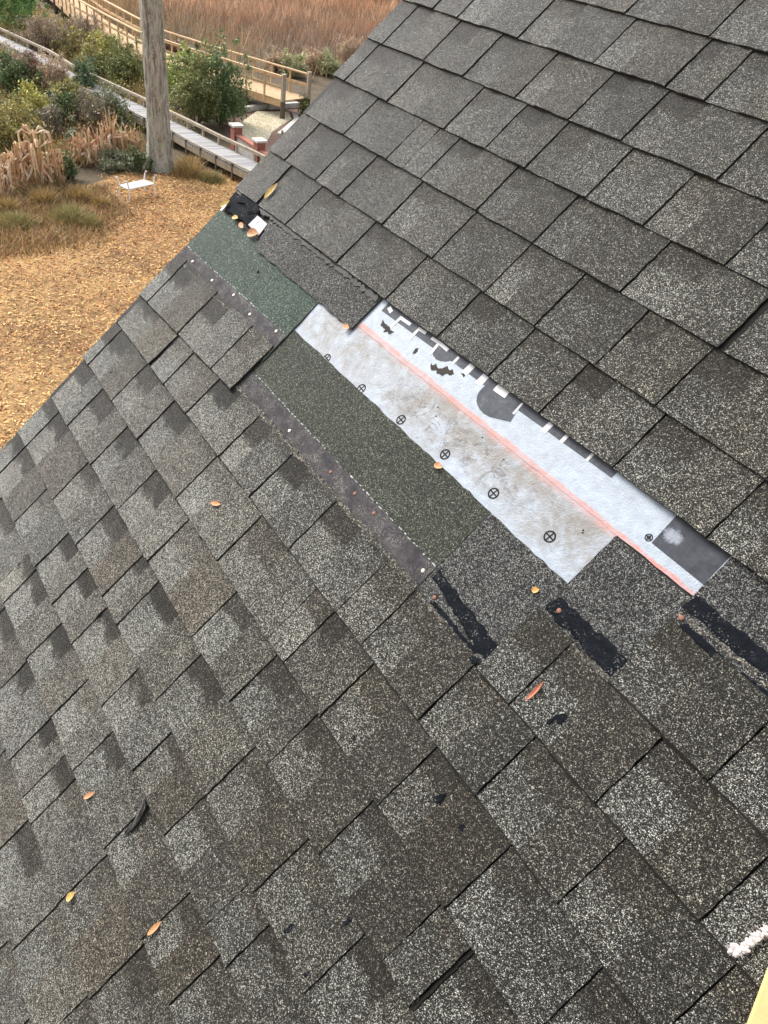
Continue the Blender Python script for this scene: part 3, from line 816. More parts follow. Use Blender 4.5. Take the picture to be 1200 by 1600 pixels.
def unit(a): return a / np.maximum(np.linalg.norm(a, axis=-1, keepdims=True), 1e-9)
def leaves(pos, size, aspect, pal, droop=0.0, upbias=0.3):
    n = len(pos)
    d = unit(rng.normal(size=(n, 3)) + np.array([0, 0, -droop]))
    nrm = unit(rng.normal(size=(n, 3)) + np.array([0, 0, upbias]))
    s = unit(np.cross(d, nrm)); L = size * rng.uniform(0.6, 1.3, (n, 1)); W = L * aspect
    v = np.stack([pos - d * L / 2, pos + s * W / 2, pos + d * L / 2, pos - s * W / 2], 1)
    pal = np.array(pal); c = pal[rng.integers(0, len(pal), n)] * rng.uniform(0.65, 1.3, (n, 1))
    return v, c

PAL = {
 'olive': [(.15, .14, .035), (.20, .17, .045), (.10, .10, .03), (.26, .22, .06)],
 'yellow': [(.30, .27, .05), (.22, .21, .045), (.14, .15, .035), (.38, .33, .06)],
 'yellowolive': [(.24, .22, .05), (.17, .16, .045), (.20, .13, .06)],
 'greytwig': [(.15, .135, .10), (.11, .095, .07), (.19, .17, .125)],
 'dark': [(.035, .06, .02), (.05, .085, .028), (.075, .11, .035), (.11, .13, .04)],
 'greybrown': [(.19, .155, .11), (.14, .11, .08), (.22, .19, .13), (.13, .13, .06)],
 'greygreen': [(.13, .15, .085), (.17, .18, .11), (.09, .11, .06), (.20, .19, .12)],
 'tan': [(.30, .22, .12), (.23, .18, .10), (.18, .17, .07)],
 'redtwig': [(.17, .09, .065), (.22, .13, .085), (.12, .07, .055)],
 'pinktwig': [(.32, .20, .14), (.26, .18, .12), (.20, .17, .08), (.36, .26, .17)],
 'green': [(.085, .13, .06), (.12, .17, .075), (.06, .09, .045)],
 'bright': [(.10, .19, .045), (.14, .25, .06), (.19, .31, .08), (.07, .13, .035)],
 'browntwig': [(.17, .12, .075), (.22, .16, .10), (.13, .095, .065), (.25, .19, .12)],
 'olivegreen': [(.11, .13, .035), (.15, .16, .045), (.075, .095, .025), (.20, .19, .06)],
 'brightyellow': [(.20, .26, .05), (.27, .32, .07), (.13, .18, .04), (.33, .33, .09)],
 'deep': [(.045, .085, .022), (.065, .115, .03), (.09, .14, .04), (.14, .17, .06)],
 'palegreen': [(.21, .24, .09), (.27, .28, .12), (.16, .18, .07), (.33, .27, .17)],
 'yellowdark': [(.09, .11, .025), (.16, .16, .035), (.05, .07, .02)],
}
def shrub(x, y, w, h, pal, label, name=None, cat='shrub', group='shrubs around the boardwalks'):
    root = empty(name or ('tree' if h > 3.5 else 'shrub'), (x, y, 0))
    twig = 'twig' in pal or pal in ('tan', 'greybrown')
    vol = w * w * h
    n = int(min(13000, 1500 + 1250 * vol ** 0.8))
    m = max(14, int(n / 55))
    cc = unit(rng.normal(size=(m, 3))) * (rng.uniform(0.25, 1, (m, 1)) ** 0.45)
    cc[:, 2] = np.abs(cc[:, 2]) * 0.62 + 0.30
    cc = cc * np.array([w * 0.47, w * 0.47, h * 0.95]) * np.where(rng.random((m, 1)) < 0.25, rng.uniform(0.95, 1.32, (m, 1)), rng.uniform(0.6, 1.05, (m, 1)))
    cc[:, 2] = np.maximum(cc[:, 2], 0.06)
    low = rng.random(m) < 0.25
    cc[low, 2] *= 0.45
    idx = rng.integers(0, m, n)
    cs_ = rng.uniform(0.45, 1.35, (m, 1))[idx]
    pos = cc[idx] + rng.normal(size=(n, 3)) * np.array([0.085, 0.085, 0.085]) * (0.65 + 0.25 * w) * cs_
    pos[:, 2] = np.maximum(pos[:, 2], 0.03)
    shade = rng.uniform(0.7, 1.25, (m, 1))[idx]
    if twig:
        v, c = leaves(pos, 0.16, 0.16, PAL[pal], droop=-0.9)
    else:
        v, c = leaves(pos, (0.105 if w > 0.8 else 0.075) * rng.uniform(.55, 1.3, (n, 1)), 0.5, PAL[pal])
    mesh_np('foliage', v, None, np.clip((c * shade * 1.75) * 0.85 + 0.15 * (c * shade * 1.75).mean(1, keepdims=True), 0, 0.8), M_FOL, root)
    mb = MB()
    for i in range(16 if w > 0.9 else 6):
        j = rng.integers(0, m); e = cc[j]
        mb.tube([(e[0] * .08, e[1] * .08, 0), (e[0] * .45, e[1] * .45, e[2] * .5), (e[0], e[1], e[2])], [0.022, 0.014, 0.005], 5)
    mb.build('stems', M_TWIG, root)
    return tag(root, label, cat, group)

SHRUBS = [
(-27.99,5.55,1.96,1.87,'olive','olive yellow shrub at the left edge behind the dead banana plants'),
(-31.05,7.18,1.60,1.46,'yellow','yellow green shrub beyond the dead banana plants'),
(-29.89,7.24,1.02,1.18,'greytwig','grey twiggy bush between the olive shrub and the dark green one'),
(-30.58,8.06,1.06,1.51,'dark','dark green shrub behind the gap in the dead banana plants'),
(-30.52,8.71,1.39,1.63,'greybrown','grey brown twiggy bush beside the weathered boardwalk'),
(-30.99,9.76,1.34,1.52,'greygreen','grey green bush rising in front of the boardwalk'),
(-35.36,7.48,1.76,1.49,'dark','dark green shrub at the left edge below the boardwalk'),
(-38.37,7.79,1.23,1.70,'tan','tan dry brush at the left edge in front of the boardwalk'),
(-36.32,8.36,1.45,1.65,'redtwig','reddish brown twiggy bush in front of the boardwalk'),
(-35.33,9.03,1.54,1.64,'pinktwig','pinkish brown bush hiding the middle of the boardwalk'),
(-33.03,8.74,1.47,1.30,'olive','olive bush below the hidden stretch of boardwalk'),
(-34.82,9.98,1.14,1.65,'green','blue green bush growing across the boardwalk'),
(-47.53,10.60,3.24,3.79,'bright','bright green leafy tree in the upper left corner'),
(-42.26,10.51,2.38,1.77,'browntwig','brown brush behind the boardwalk rail'),
(-43.80,12.68,2.51,1.67,'browntwig','brown brush under the raised boardwalk'),
(-41.09,11.60,1.90,1.45,'yellowolive','yellow olive shrub beside the brown brush'),
(-39.94,12.69,1.47,1.63,'yellow','bright yellow leaved shrub next to the raised boardwalk'),
(-38.26,11.50,1.69,1.38,'olive','olive shrub behind the boardwalk rail'),
(-36.84,12.31,1.95,1.89,'olivegreen','mixed green shrub just left of the big trunk'),
(-33.73,13.58,1.77,2.45,'brightyellow','bright yellow green shrub just right of the big trunk'),
(-30.75,12.95,2.0,3.0,'olivegreen','tall olive green shrub beside the weathered boardwalk'),
(-31.0,14.05,2.3,3.15,'deep','tall dark green shrub beside the gravel bed'),
(-41.15,16.25,1.26,1.41,'redtwig','dark reddish brown bush against the raised boardwalk'),
(-39.83,21.21,1.32,1.05,'pinktwig','pinkish seeding bush behind the raised boardwalk rail'),
(-38.79,21.62,1.43,1.25,'palegreen','pale green bush behind the end of the raised boardwalk'),
(-39.93,23.39,1.56,1.23,'pinktwig','pinkish tan bush at the marsh edge by the boardwalk end post'),
(-39.13,23.86,1.35,1.29,'palegreen','pale green bush at the marsh edge near the roof'),
(-43.14,27.65,1.79,1.11,'pinktwig','pinkish bush at the marsh edge closest to the roof edge'),
(-31.79,18.41,0.72,0.77,'yellowdark','small round clipped shrub beside the gravel bed'),
(-25.96,8.97,0.67,0.94,'dark','small dark green bush at the foot of the big trunk'),
(-25.62,6.55,0.60,0.89,'dark','small dark green bush between the two dead banana clumps'),
(-26.45,8.33,1.39,0.49,'greygreen','low grey green bush in front of the right dead banana clump'),
(-28.05,7.55,0.64,1.14,'greygreen','thin blue grey sapling behind the dead banana clumps'),
]
for s in SHRUBS: shrub(*s, cat='tree' if s[3] > 3.5 else 'shrub')

# low leafy undergrowth that closes the gaps between the shrubs
n = 52000
px = rng.uniform(-52, -26.5, n); py = rng.uniform(3.0, 14.2, n)
wy = 11.9 + (px + 28.7) * 0.165
ok = (np.abs(py - wy + 0.45) > 0.85) & ~((px > -29.2) & (py > 7.0)) & ~((px > -33) & (py > 12.6)) & (py < 13.4 + 0.0 * px)
f = np.sin(px * 1.9 + 1.4 * np.sin(py * 1.6)) * np.sin(py * 2.3 + 1.1 * np.sin(px * 1.2))
ok &= rng.random(n) < 0.45 + 0.55 * (f > -0.1)
px, py, f = px[ok], py[ok], f[ok]; n = len(px)
pos = np.stack([px, py, np.abs(rng.normal(0.22, .22, n)) * (1 + 0.5 * f) + .03], 1)
v, c = leaves(pos, 0.11 * rng.uniform(.6, 1.3, (n, 1)), 0.42, [(.20, .19, .06), (.26, .24, .08), (.14, .15, .05), (.30, .23, .12), (.22, .15, .09), (.34, .31, .11)])
kk = (np.sin(px * .8 + 3) * np.sin(py * .9 + 1))[:, None]
c = c * np.where(kk > 0.25, np.array([[.75, 1.05, .8]]), np.where(kk < -0.3, np.array([[1.15, .9, .95]]), np.array([[1.1, 1.05, .8]]))) * 1.5
tag(mesh_np('undergrowth', v, None, np.clip(c, 0, .8), M_FOL), 'mixed low leafy undergrowth between the shrubs', 'undergrowth', kind='stuff')

# dead banana plants
t = NT('dead_banana_leaf', 0.85)
t.base(t.mix(1.0, t.attr(), t.ramp(t.noise(14, 5, 0.7), [(0.3, 0.55), (0.7, 1.1)]), 'MULTIPLY')); t.bump(t.noise(30, 4), 0.6, 0.02)
M_BAN = t.m
ORD = ['first', 'second', 'third', 'fourth', 'fifth', 'sixth', 'seventh', 'eighth', 'last']
def banana(x, y, h, upright):
    root = empty('banana_plant', (x, y, 0)); r = random.uniform
    mb = MB(); lean = (r(-.1, .1), r(-.1, .1)); hs_ = h * (r(0.5, 0.85) if not upright else 0.42)
    mb.tube([(0, 0, 0), (lean[0] * .4, lean[1] * .4, hs_ * .5), (lean[0], lean[1], hs_)], [0.07, 0.06, 0.04], 8, 0, (0.40, 0.25, 0.12))
    mb.build('stem', M_BAN, root)
    for i in range(27):
        mb = MB(); az = r(0, 6.283); c, s = math.cos(az), math.sin(az); n = 7; vs = []
        L = h * r(0.35, 0.85); tl = r(-0.05, 0.34); hh = h * r(0.45, 1.08); rs = r(0.12, 0.34); kink = r(0.45, 1.0); droop = r(0.4, 1.6); wd = r(0.018, 0.042); up = i < (24 if upright else 19)
        col = random.choice(((.80, .55, .34), (.84, .62, .42), (.70, .44, .25), (.86, .70, .52), (.55, .33, .18)))
        for j in range(n + 1):
            a = j / n
            if up:
                bend = max(0.0, a - kink)
                ro = 0.03 + tl * a + 0.35 * bend; z = hs_ * 0.1 + (hh - hs_ * 0.1) * a - 0.9 * h * bend * droop; w = wd * (math.sin(math.pi * min(1, 0.12 + a * 0.88)) ** 0.7) + 0.003
            else:
                ro = 0.04 + rs * min(1, a * 2.2) * h; z = hs_ * 0.97 + 0.16 * h * math.sin(min(a * 2.6, 1.57)) - max(0, a - 0.35) * L * 1.25; w = 0.006 + 0.032 * math.sin(math.pi * min(1, a * 0.9 + 0.08))
            z = max(0.02, z)
            cr = r(-.035, .035); z = max(0.02, z + r(-.03, .03))
            cx, cy = lean[0] + c * ro, lean[1] + s * ro
            vs += [(cx - s * w + cr, cy + c * w, z - 0.02), (cx + c * 0.03, cy + s * 0.03, z + 0.02), (cx + s * w, cy - c * w + cr, z - 0.03)]
        fs = [(3 * j + q, 3 * j + q + 1, 3 * j + q + 4, 3 * j + q + 3) for j in range(n) for q in range(2)]
        mb.add(vs, fs, 0, [tuple(k * r(.8, 1.15) for k in col) for _ in vs])
        mb.build('leaf', M_BAN, root)
    return root
for i, (x, y, h) in enumerate(((-24.24,4.31,0.97),(-24.55,4.63,1.18),(-24.76,4.96,1.40),(-24.92,5.29,1.66),(-24.97,5.60,1.51),(-25.14,5.94,1.24),(-25.44,6.21,0.92),(-25.58,5.10,1.02),(-25.76,5.74,1.59))):
    tag(banana(x, y, h, False), ORD[(0, 1, 3, 4, 6, 7, 8, 2, 5)[i]] + ' drooping dead banana plant from the left in the left clump', 'banana plant', 'dead banana plants of the left clump')
for i, (x, y, h) in enumerate(((-27.28,7.23,0.89),(-27.11,7.47,1.12),(-26.95,7.67,1.30),(-27.04,7.98,1.26),(-27.25,8.35,1.50),(-27.22,8.56,1.65),(-27.32,8.81,1.38),(-27.42,9.11,1.16),(-27.52,9.37,1.03))):
    tag(banana(x, y, h, True), ORD[i] + ' upright dead banana plant from the left in the right clump', 'banana plant', 'dead banana plants of the right clump')

def blades(px, py, h, w, cols, spread=0.25, base=0.0):
    n = len(px); az = rng.uniform(0, 2 * np.pi, n); ln = rng.normal(0, spread, (n, 2)) * h[:, None]
    b = np.stack([px, py, np.full(n, base)], 1); sd = np.stack([np.cos(az), np.sin(az), np.zeros(n)], 1) * (w[:, None] / 2)
    tip = b + np.stack([ln[:, 0], ln[:, 1], h], 1)
    return np.stack([b - sd, b + sd, tip], 1)
def pick(pal, n, j=0.3):
    p = np.array(pal); return p[rng.integers(0, len(p), n)] * rng.uniform(1 - j, 1 + j, (n, 1))

# grass mounds in the lawn
for i, (x, y, w, h, lab) in enumerate(((-22.27,4.18,1.21,0.42,'wide green brown grass tuft at the left edge of the lawn'),(-22.27,5.60,1.07,0.50,'dark green grass tuft on the lawn left of the white bench'),(-21.83,5.99,0.78,0.33,'small dark grass tuft nearest the lawn'),
        (-23.71,5.32,0.74,0.52,'straw coloured grass tuft below the left dead banana clump'),(-23.82,6.35,0.64,0.45,'straw grass tuft between the dead bananas and the white bench'),(-23.34,4.20,0.71,0.46,'straw grass tuft at the left edge below the dead bananas'),(-23.29,6.79,0.56,0.30,'small straw grass tuft left of the white bench'),
        (-25.35,10.35,0.9,0.55,'tall straw grass tuft right of the big trunk'),(-24.7,10.9,0.8,0.35,'green grass tuft below the boardwalk near the roof edge'),(-26.0,10.7,0.7,0.5,'brown grass tuft against the boardwalk by the big trunk'))):
    root = empty('grass_tuft', (x, y, 0)); n = 1500
    a = rng.normal(size=(n, 2)) * w * 0.24
    pal = [(.26, .25, .09), (.36, .31, .13), (.48, .36, .18), (.16, .165, .06)] if i in (0, 1, 2, 8) else [(.58, .40, .18), (.46, .31, .14), (.34, .23, .10), (.22, .20, .07)]
    v = blades(a[:, 0], a[:, 1], h * rng.uniform(.5, 1.1, n) * np.exp(-(a ** 2).sum(1) / (w * w * .25)), rng.uniform(.015, .03, n), None, 0.55)
    mesh_np('blades', v, None, pick(pal, n), M_FOL, root); tag(root, lab, 'grass tuft', 'grass tufts at the lawn edge')

# dead leaf and straw litter over the lawn
n = 170000
px = -27 + 21 * rng.random(n) ** 1.25; py = rng.uniform(-7, 13, n)
pos = np.stack([px, py, rng.uniform(0.006, 0.035, n)], 1)
edge = np.where(py < 7.5, -20.1 - 0.10 * np.maximum(py - 3, 0) - 0.9 * np.maximum(py - 5.6, 0), -24.9)
keep = px > edge - 0.5 + rng.normal(0, .5, n)
pos = pos[keep]; n = len(pos)
d = rng.normal(size=(n, 3)) * np.array([1, 1, .28]); d = unit(d); nr = unit(rng.normal(size=(n, 3)) * 0.55 + np.array([0, 0, 1.0])); s = unit(np.cross(d, nr))
L = rng.uniform(.05, .14, (n, 1)); W = L * rng.uniform(.07, .32, (n, 1))
v = np.stack([pos - d * L / 2, pos + s * W / 2, pos + d * L / 2, pos - s * W / 2], 1)
v[:, :, 2] = np.maximum(v[:, :, 2], 0.006)
c = pick([(.76, .54, .25), (.70, .47, .20), (.82, .62, .32), (.62, .36, .15), (.30, .15, .06), (.78, .60, .26), (.68, .42, .19), (.16, .085, .04), (.62, .56, .22)], n, 0.2)
patch = 0.5 + 0.5 * np.sin(pos[:, 0] * 0.9 + 1.3 * np.sin(pos[:, 1] * 0.7)) * np.sin(pos[:, 1] * 1.1 + np.sin(pos[:, 0] * 0.6))
fine = 0.5 + 0.5 * np.sin(pos[:, 0] * 3.1 + 2 * np.sin(pos[:, 1] * 2.3)) * np.sin(pos[:, 1] * 3.7 + np.sin(pos[:, 0] * 2.9))
patch = 0.6 * patch + 0.4 * fine
c = c * np.stack([0.76 + .30 * patch, 0.52 + .44 * patch, 0.42 + .50 * patch], 1)
tag(mesh_np('leaf_litter', v, None, c, M_LITTER), 'tan and brown leaf litter and straw covering the lawn', 'leaf litter', kind='stuff')

# wild grass below the shrubs
n = 60000
px = rng.uniform(-58, -20.2, n); py = rng.uniform(-2, 18, n)
ok = ~((px > -26.5) & (py > 6.4) & (py < 11)) & ~((px > -34) & (py > 12.8)) & ~((py > 10.2) & (py < 12.4) & (px > -34)) & ~((px > -22.5) & (py > 6.2)) & ~((py > 13.2) & (py < 18) & (px < -34)) & ~((px > -34) & (py > 12) )
ok &= ~((py > 8.2) & (py < 12.5) & (np.abs(py - (12.3 + (px + 24.4) * 0.165)) < 0.9))
px, py = px[ok], py[ok]; n = len(px)
h = rng.uniform(.15, .75, n) * np.where(px > -24.5, 0.45, 1.0)
v = blades(px, py, h, rng.uniform(.02, .045, n), None, .4)
tag(mesh_np('wild_grass', v, None, pick([(.42, .29, .14), (.33, .24, .10), (.22, .20, .07), (.52, .36, .17), (.27, .17, .08)], n), M_FOL), 'dry wild grass between the shrubs', 'grass', kind='stuff')

n = 26000
px = rng.uniform(-24.8, -20.0, n); py = rng.uniform(-1, 7.4, n)
ok = (px < -20.3 - 0.12 * np.maximum(py - 3, 0) - 0.9 * np.maximum(py - 5.6, 0) + rng.normal(0, .25, n))
px, py = px[ok], py[ok]; n = len(px)
v = blades(px, py, rng.uniform(.06, .24, n), rng.uniform(.015, .035, n), None, .7)
tag(mesh_np('rough_grass', v, None, pick([(.40, .26, .14), (.50, .33, .17), (.30, .19, .10), (.22, .19, .07), (.60, .42, .22), (.34, .20, .12)], n), M_LITTER), 'rough brown grass along the edge of the lawn', 'grass', kind='stuff')
# salt marsh
n = 150000
r_ = rng.random(n) ** 0.75
px = -36.5 - 75 * r_; py = rng.uniform(9, 78, n)
ok = (py > 16.2 - 0.165 * (px + 36) * 0) & (py > 15.8) & ~((px > -46) & (py < 19)) & ~((px > -38.5) & (py < 26))
px, py = px[ok], py[ok]; n = len(px)
dist = -px - 36
clump = np.sin(px * 1.7 + 2.1 * np.sin(py * 1.3)) * np.sin(py * 1.9 + 1.7 * np.sin(px * 1.1))
h = rng.uniform(.35, 1.0, n) * (1 + 0.35 * clump); w = rng.uniform(.025, .065, n) * (1 + dist / 60)
v = blades(px, py, h, w, None, .26)
f1 = np.sin(px * .22 + 1.5 * np.sin(py * .16)) * .5 + .5; f2 = np.sin(py * .31 + np.sin(px * .27) * 1.7) * .5 + .5
zone = np.clip((-px - 49 + 5 * (f1 - .5) + 4 * rng.normal(0, .35, n)) / 7, 0, 1)       # near: brown rush, beyond: orange cordgrass
left = np.clip((26 - py + 0.25 * (px + 45)) / 10 + rng.normal(0, .2, n), 0, 1) * 0.8           # olive brown to the left
brown = pick([(.22, .14, .10), (.28, .18, .13), (.15, .095, .07), (.34, .23, .15)], n)
orange = pick([(.58, .33, .20), (.68, .43, .27), (.46, .26, .15), (.62, .43, .28), (.30, .19, .11)], n)
olive = pick([(.38, .30, .15), (.46, .34, .18), (.30, .25, .11)], n)
c = brown * (1 - zone)[:, None] + orange * zone[:, None]
rust = np.clip((np.sin(px * .55 + 2 * np.sin(py * .33)) * np.sin(py * .42 + 1.2 * np.sin(px * .3)) - .15) * 2.2 + rng.normal(0, .25, n), 0, 1)
c = c * (1 - .55 * rust)[:, None] + pick([(.40, .19, .10), (.30, .15, .09), (.48, .26, .14)], n) * (.55 * rust)[:, None]
c = c * (1 - left)[:, None] + olive * left[:, None]
tag(mesh_np('marsh_grass', v, None, c * (0.85 + .3 * f2)[:, None] * (1 + 0.22 * clump)[:, None], M_FOL), 'tall orange and brown marsh grass', 'grass', kind='stuff')

# ------------------------------------------------------------------ the big tree
def bark_mat():
    t = NT('lichened_bark', 0.95)
    co = t.coord(); mp = t.node('ShaderNodeMapping'); mp.inputs['Scale'].default_value = (1, 1, 0.28); t.l(co, mp.inputs[0])
    a = t.noise(9, 7, 0.75, mp.outputs[0], 0.6); b = t.noise(3.2, 6, 0.7); c_ = t.noise(30, 5, .75)
    c = t.ramp(a, [(0.28, (0.08, 0.068, 0.055)), (0.42, (0.30, 0.275, 0.23)), (0.56, (0.50, 0.47, 0.41)), (0.8, (0.64, 0.62, 0.55))])
    li = t.ramp(b, [(0.48, 0.0), (0.62, 0.6)])
    c = t.mix(li, c, t.ramp(c_, [(0.3, (0.24, 0.275, 0.20)), (0.7, (0.46, 0.50, 0.40))]))
    dk_ = t.ramp(t.noise(5.5, 6, .8, None, 1.0), [(0.56, 0.0), (0.68, 0.75)])
    c = t.mix(dk_, c, (0.075, 0.062, 0.05))
    sp = t.ramp(t.noise(12, 3, .5), [(0.62, 0.0), (0.68, 0.8)])
    mp2 = t.node('ShaderNodeMapping'); mp2.inputs['Scale'].default_value = (1, 1, 0.10); t.l(co, mp2.inputs[0])
    fi = t.ramp(t.noise(11, 5, .7, mp2.outputs[0], .4), [(0.54, 0.0), (0.62, 0.8)])
    c = t.mix(fi, c, (0.10, 0.085, 0.07))
    t.base(t.mix(sp, c, (0.52, 0.52, 0.47)))
    t.bump(t.math('ADD', a, t.math('MULTIPLY', c_, .4)), 1.0, 0.05)
    return t.m
M_BARK = bark_mat()
tree = empty('tree', (-26.15, 9.70, 0)); tag(tree, 'big lichen grey tree trunk with a deep groove, beside the boardwalk', 'tree')
mb = MB(); nr_, na = 70, 44; vs = []
for i in range(nr_ + 1):
    z = 12.5 * (i / nr_) ** 1.15
    base = 0.355 - 0.010 * z + 0.16 * math.exp(-z / 0.28)
    for k in range(na):
        t_ = 2 * math.pi * k / na
        # two grown-together stems: a groove towards the house side
        gro = math.exp(-((math.atan2(math.sin(t_ - 0.62), math.cos(t_ - 0.62))) / 0.20) ** 2) * 0.085 + math.exp(-((math.atan2(math.sin(t_ - 3.7), math.cos(t_ - 3.7))) / 0.25) ** 2) * 0.08
        rip = 0.012 * math.sin(t_ * 9 + z * 1.3) + 0.010 * math.sin(t_ * 17 - z * 2.1) + random.uniform(-.007, .007)
        fl = 0.10 * math.exp(-z / 0.35) * max(0, math.sin(t_ * 3 + 0.6))
        r0 = base - gro + rip + fl
        vs.append((r0 * math.cos(t_) * 0.95 + 0.015 * math.sin(z), r0 * math.sin(t_) * 1.06 + 0.02 * math.sin(z * .7), z - 0.05))
fs = [(i * na + k, i * na + (k + 1) % na, (i + 1) * na + (k + 1) % na, (i + 1) * na + k) for i in range(nr_) for k in range(na)]
mb.add(vs, fs); mb.build('trunk', M_BARK, tree, True)
tips = []
for i in range(11):
    mb = MB(); az = i * 2.399; z0 = 8.2 + 0.4 * i; L = random.uniform(1.8, 3.0)
    q = (math.cos(az) * L, math.sin(az) * L, z0 + random.uniform(0.5, 1.6))
    mb.tube([(0, 0, z0), (q[0] * .5, q[1] * .5, z0 + .25), q], [0.12, 0.08, 0.03], 7); mb.build('limb', M_BARK, tree); tips.append(q)
tips = np.array(tips + [(0, 0, 13.2)])
n = 9000
pos = tips[rng.integers(0, len(tips), n)] + rng.normal(size=(n, 3)) * np.array([.75, .75, .42])
v, c = leaves(pos, 0.22, 0.14, PAL['dark'])
mesh_np('crown', v, None, c, M_FOL, tree)

# ------------------------------------------------------------------ boardwalks
t = NT('grey_boards', 0.85)
oi = t.node('ShaderNodeObjectInfo').outputs['Random']
mp = t.node('ShaderNodeMapping'); mp.inputs['Scale'].default_value = (14, 2.0, 14); t.l(t.coord(), mp.inputs[0])
c = t.ramp(t.noise(2.2, 6, .7, mp.outputs[0]), [(0.3, (0.22, 0.215, 0.215)), (0.7, (0.41, 0.405, 0.41))])
t.base(t.mix(1.0, c, t.ramp(oi, [(0.0, 0.72), (0.5, 0.95), (1.0, 1.12)]), 'MULTIPLY'))
M_GREYB = t.m
t = NT('grey_timber', 0.85)
t.base(t.ramp(t.noise(5, 6, .7), [(0.3, (0.23, 0.19, 0.14)), (0.7, (0.43, 0.36, 0.27))])); M_TIMB = t.m
t = NT('new_lumber', 0.8)
t.base(t.ramp(t.noise(4, 6, .7), [(0.3, (0.42, 0.27, 0.14)), (0.7, (0.60, 0.42, 0.24))])); M_NEWL = t.m
t = NT('dark_piling', 0.9); t.base(t.ramp(t.noise(6, 5), [(0.3, (0.05, 0.038, 0.026)), (0.7, (0.13, 0.10, 0.07))])); M_PILE = t.m

walk = empty('boardwalk', (-24.5, 12.0, 0))
tag(walk, 'weathered grey plank boardwalk with low kerb rail, behind the big trunk', 'boardwalk')
NEARW = [(-21.0, 12.25), (-23.75, 11.78), (-25.0, 11.51), (-26.9, 11.16), (-28.7, 10.95), (-30.5, 10.5), (-31.4, 10.38), (-34.3, 9.75), (-36.3, 9.40), (-39.2, 9.2), (-43.6, 8.25), (-48, 7.4)]
FARW = [(-21.0, 13.25), (-23.75, 12.75), (-25.0, 12.5), (-26.7, 12.12), (-28.7, 11.78), (-30.5, 11.42), (-31.7, 11.22), (-34.5, 10.62), (-36.4, 10.18), (-39.3, 9.98), (-43.7, 9.02), (-48, 8.15)]
def along(line, d):
    for i in range(len(line) - 1):
        a, b = Vector(line[i]), Vector(line[i + 1]); L = (b - a).length
        if d <= L: return a + (b - a) * (d / L)
        d -= L
    return Vector(line[-1])
def length(line): return sum((Vector(line[i + 1]) - Vector(line[i])).length for i in range(len(line) - 1))
LN, LF = length(NEARW), length(FARW)
W0 = walk.location
mb = MB(); mb.box(-0.068, 0.068, -0.5, 0.5, -0.019, 0.019); plank0 = mb.build('plank', M_GREYB, walk)
npl = int(LN / 0.145)
for i in range(npl):
    o = plank0 if i == 0 else plank0.copy()
    if i: C.objects.link(o); o.parent = walk
    a = along(NEARW, LN * (i + .5) / npl); b = along(FARW, LF * (i + .5) / npl); m_ = (a + b) / 2; d = b - a
    o.location = (m_.x - W0.x, m_.y - W0.y, 0.48 + random.uniform(-.004, .004)); o.rotation_euler = (0, 0, math.atan2(d.y, d.x) - math.pi / 2 + random.uniform(-.008, .008))
    o.scale = (1, d.length * random.uniform(1.0, 1.03), 1)
def L3(p, z): return (p.x - W0.x, p.y - W0.y, z)
for line, off in ((NEARW, 0), (FARW, 0)):
    mb = MB()
    for i in range(len(line) - 1): mb.beam(L3(Vector(line[i]), 0.35), L3(Vector(line[i + 1]), 0.35), 0.05, 0.2)
    mb.build('stringer', M_TIMB, walk)
for line, kerb in ((FARW, 0.78), (NEARW, 0.56)):
    mb = MB()
    for i in range(len(line) - 1): mb.beam(L3(Vector(line[i]), kerb), L3(Vector(line[i + 1]), kerb), 0.10 if kerb > .7 else 0.05, 0.09 if kerb > .7 else 0.04)
    mb.build('rail', M_TIMB, walk)
    n_ = int(length(line) / (0.95 if kerb > .7 else 0.9))
    for i in range(n_ + 1):
        p = along(line, length(line) * i / n_); mb = MB(); mb.box(p.x - W0.x - .04, p.x - W0.x + .04, p.y - W0.y - .035, p.y - W0.y + .035, 0.0, kerb - 0.03)
        mb.build('post', M_TIMB if kerb > .7 else M_PILE, walk)

# raised boardwalk in new lumber
fb = empty('raised_boardwalk', (-32.0, 17.0, 0)); W1 = fb.location
tag(fb, 'raised boardwalk of fresh tan lumber with railings, leading out to the marsh', 'boardwalk')
NR = [(-31.45, 17.1), (-33.2, 16.35), (-36.5, 15.05), (-39.6, 14.02), (-43.0, 13.80), (-47.6, 13.62), (-53.6, 14.1), (-64, 14.6)]
FR = [(-31.9, 18.55), (-33.8, 17.75), (-37.0, 16.40), (-39.9, 15.40), (-43.1, 15.15), (-47.6, 15.05), (-53.6, 15.5), (-64, 16.0)]
ZD = 0.72
def L1(p, z): return (p[0] - W1.x, p[1] - W1.y, z)
mb = MB(); lN, lF = length(NR), length(FR); n_ = int(lN / 0.15)
for i in range(n_):
    a = along(NR, lN * (i + .04) / n_); b = along(NR, lN * (i + .94) / n_); c2 = along(FR, lF * (i + .94) / n_); d2 = along(FR, lF * (i + .04) / n_)
    q = [L1(p, ZD) for p in (a, b, c2, d2)] + [L1(p, ZD - .04) for p in (a, b, c2, d2)]
    mb.add(q, [(3, 2, 1, 0), (4, 5, 6, 7), (0, 1, 5, 4), (1, 2, 6, 5), (2, 3, 7, 6), (3, 0, 4, 7)])
tag(mb.build('deck_planks', M_NEWL, fb), kind='stuff')
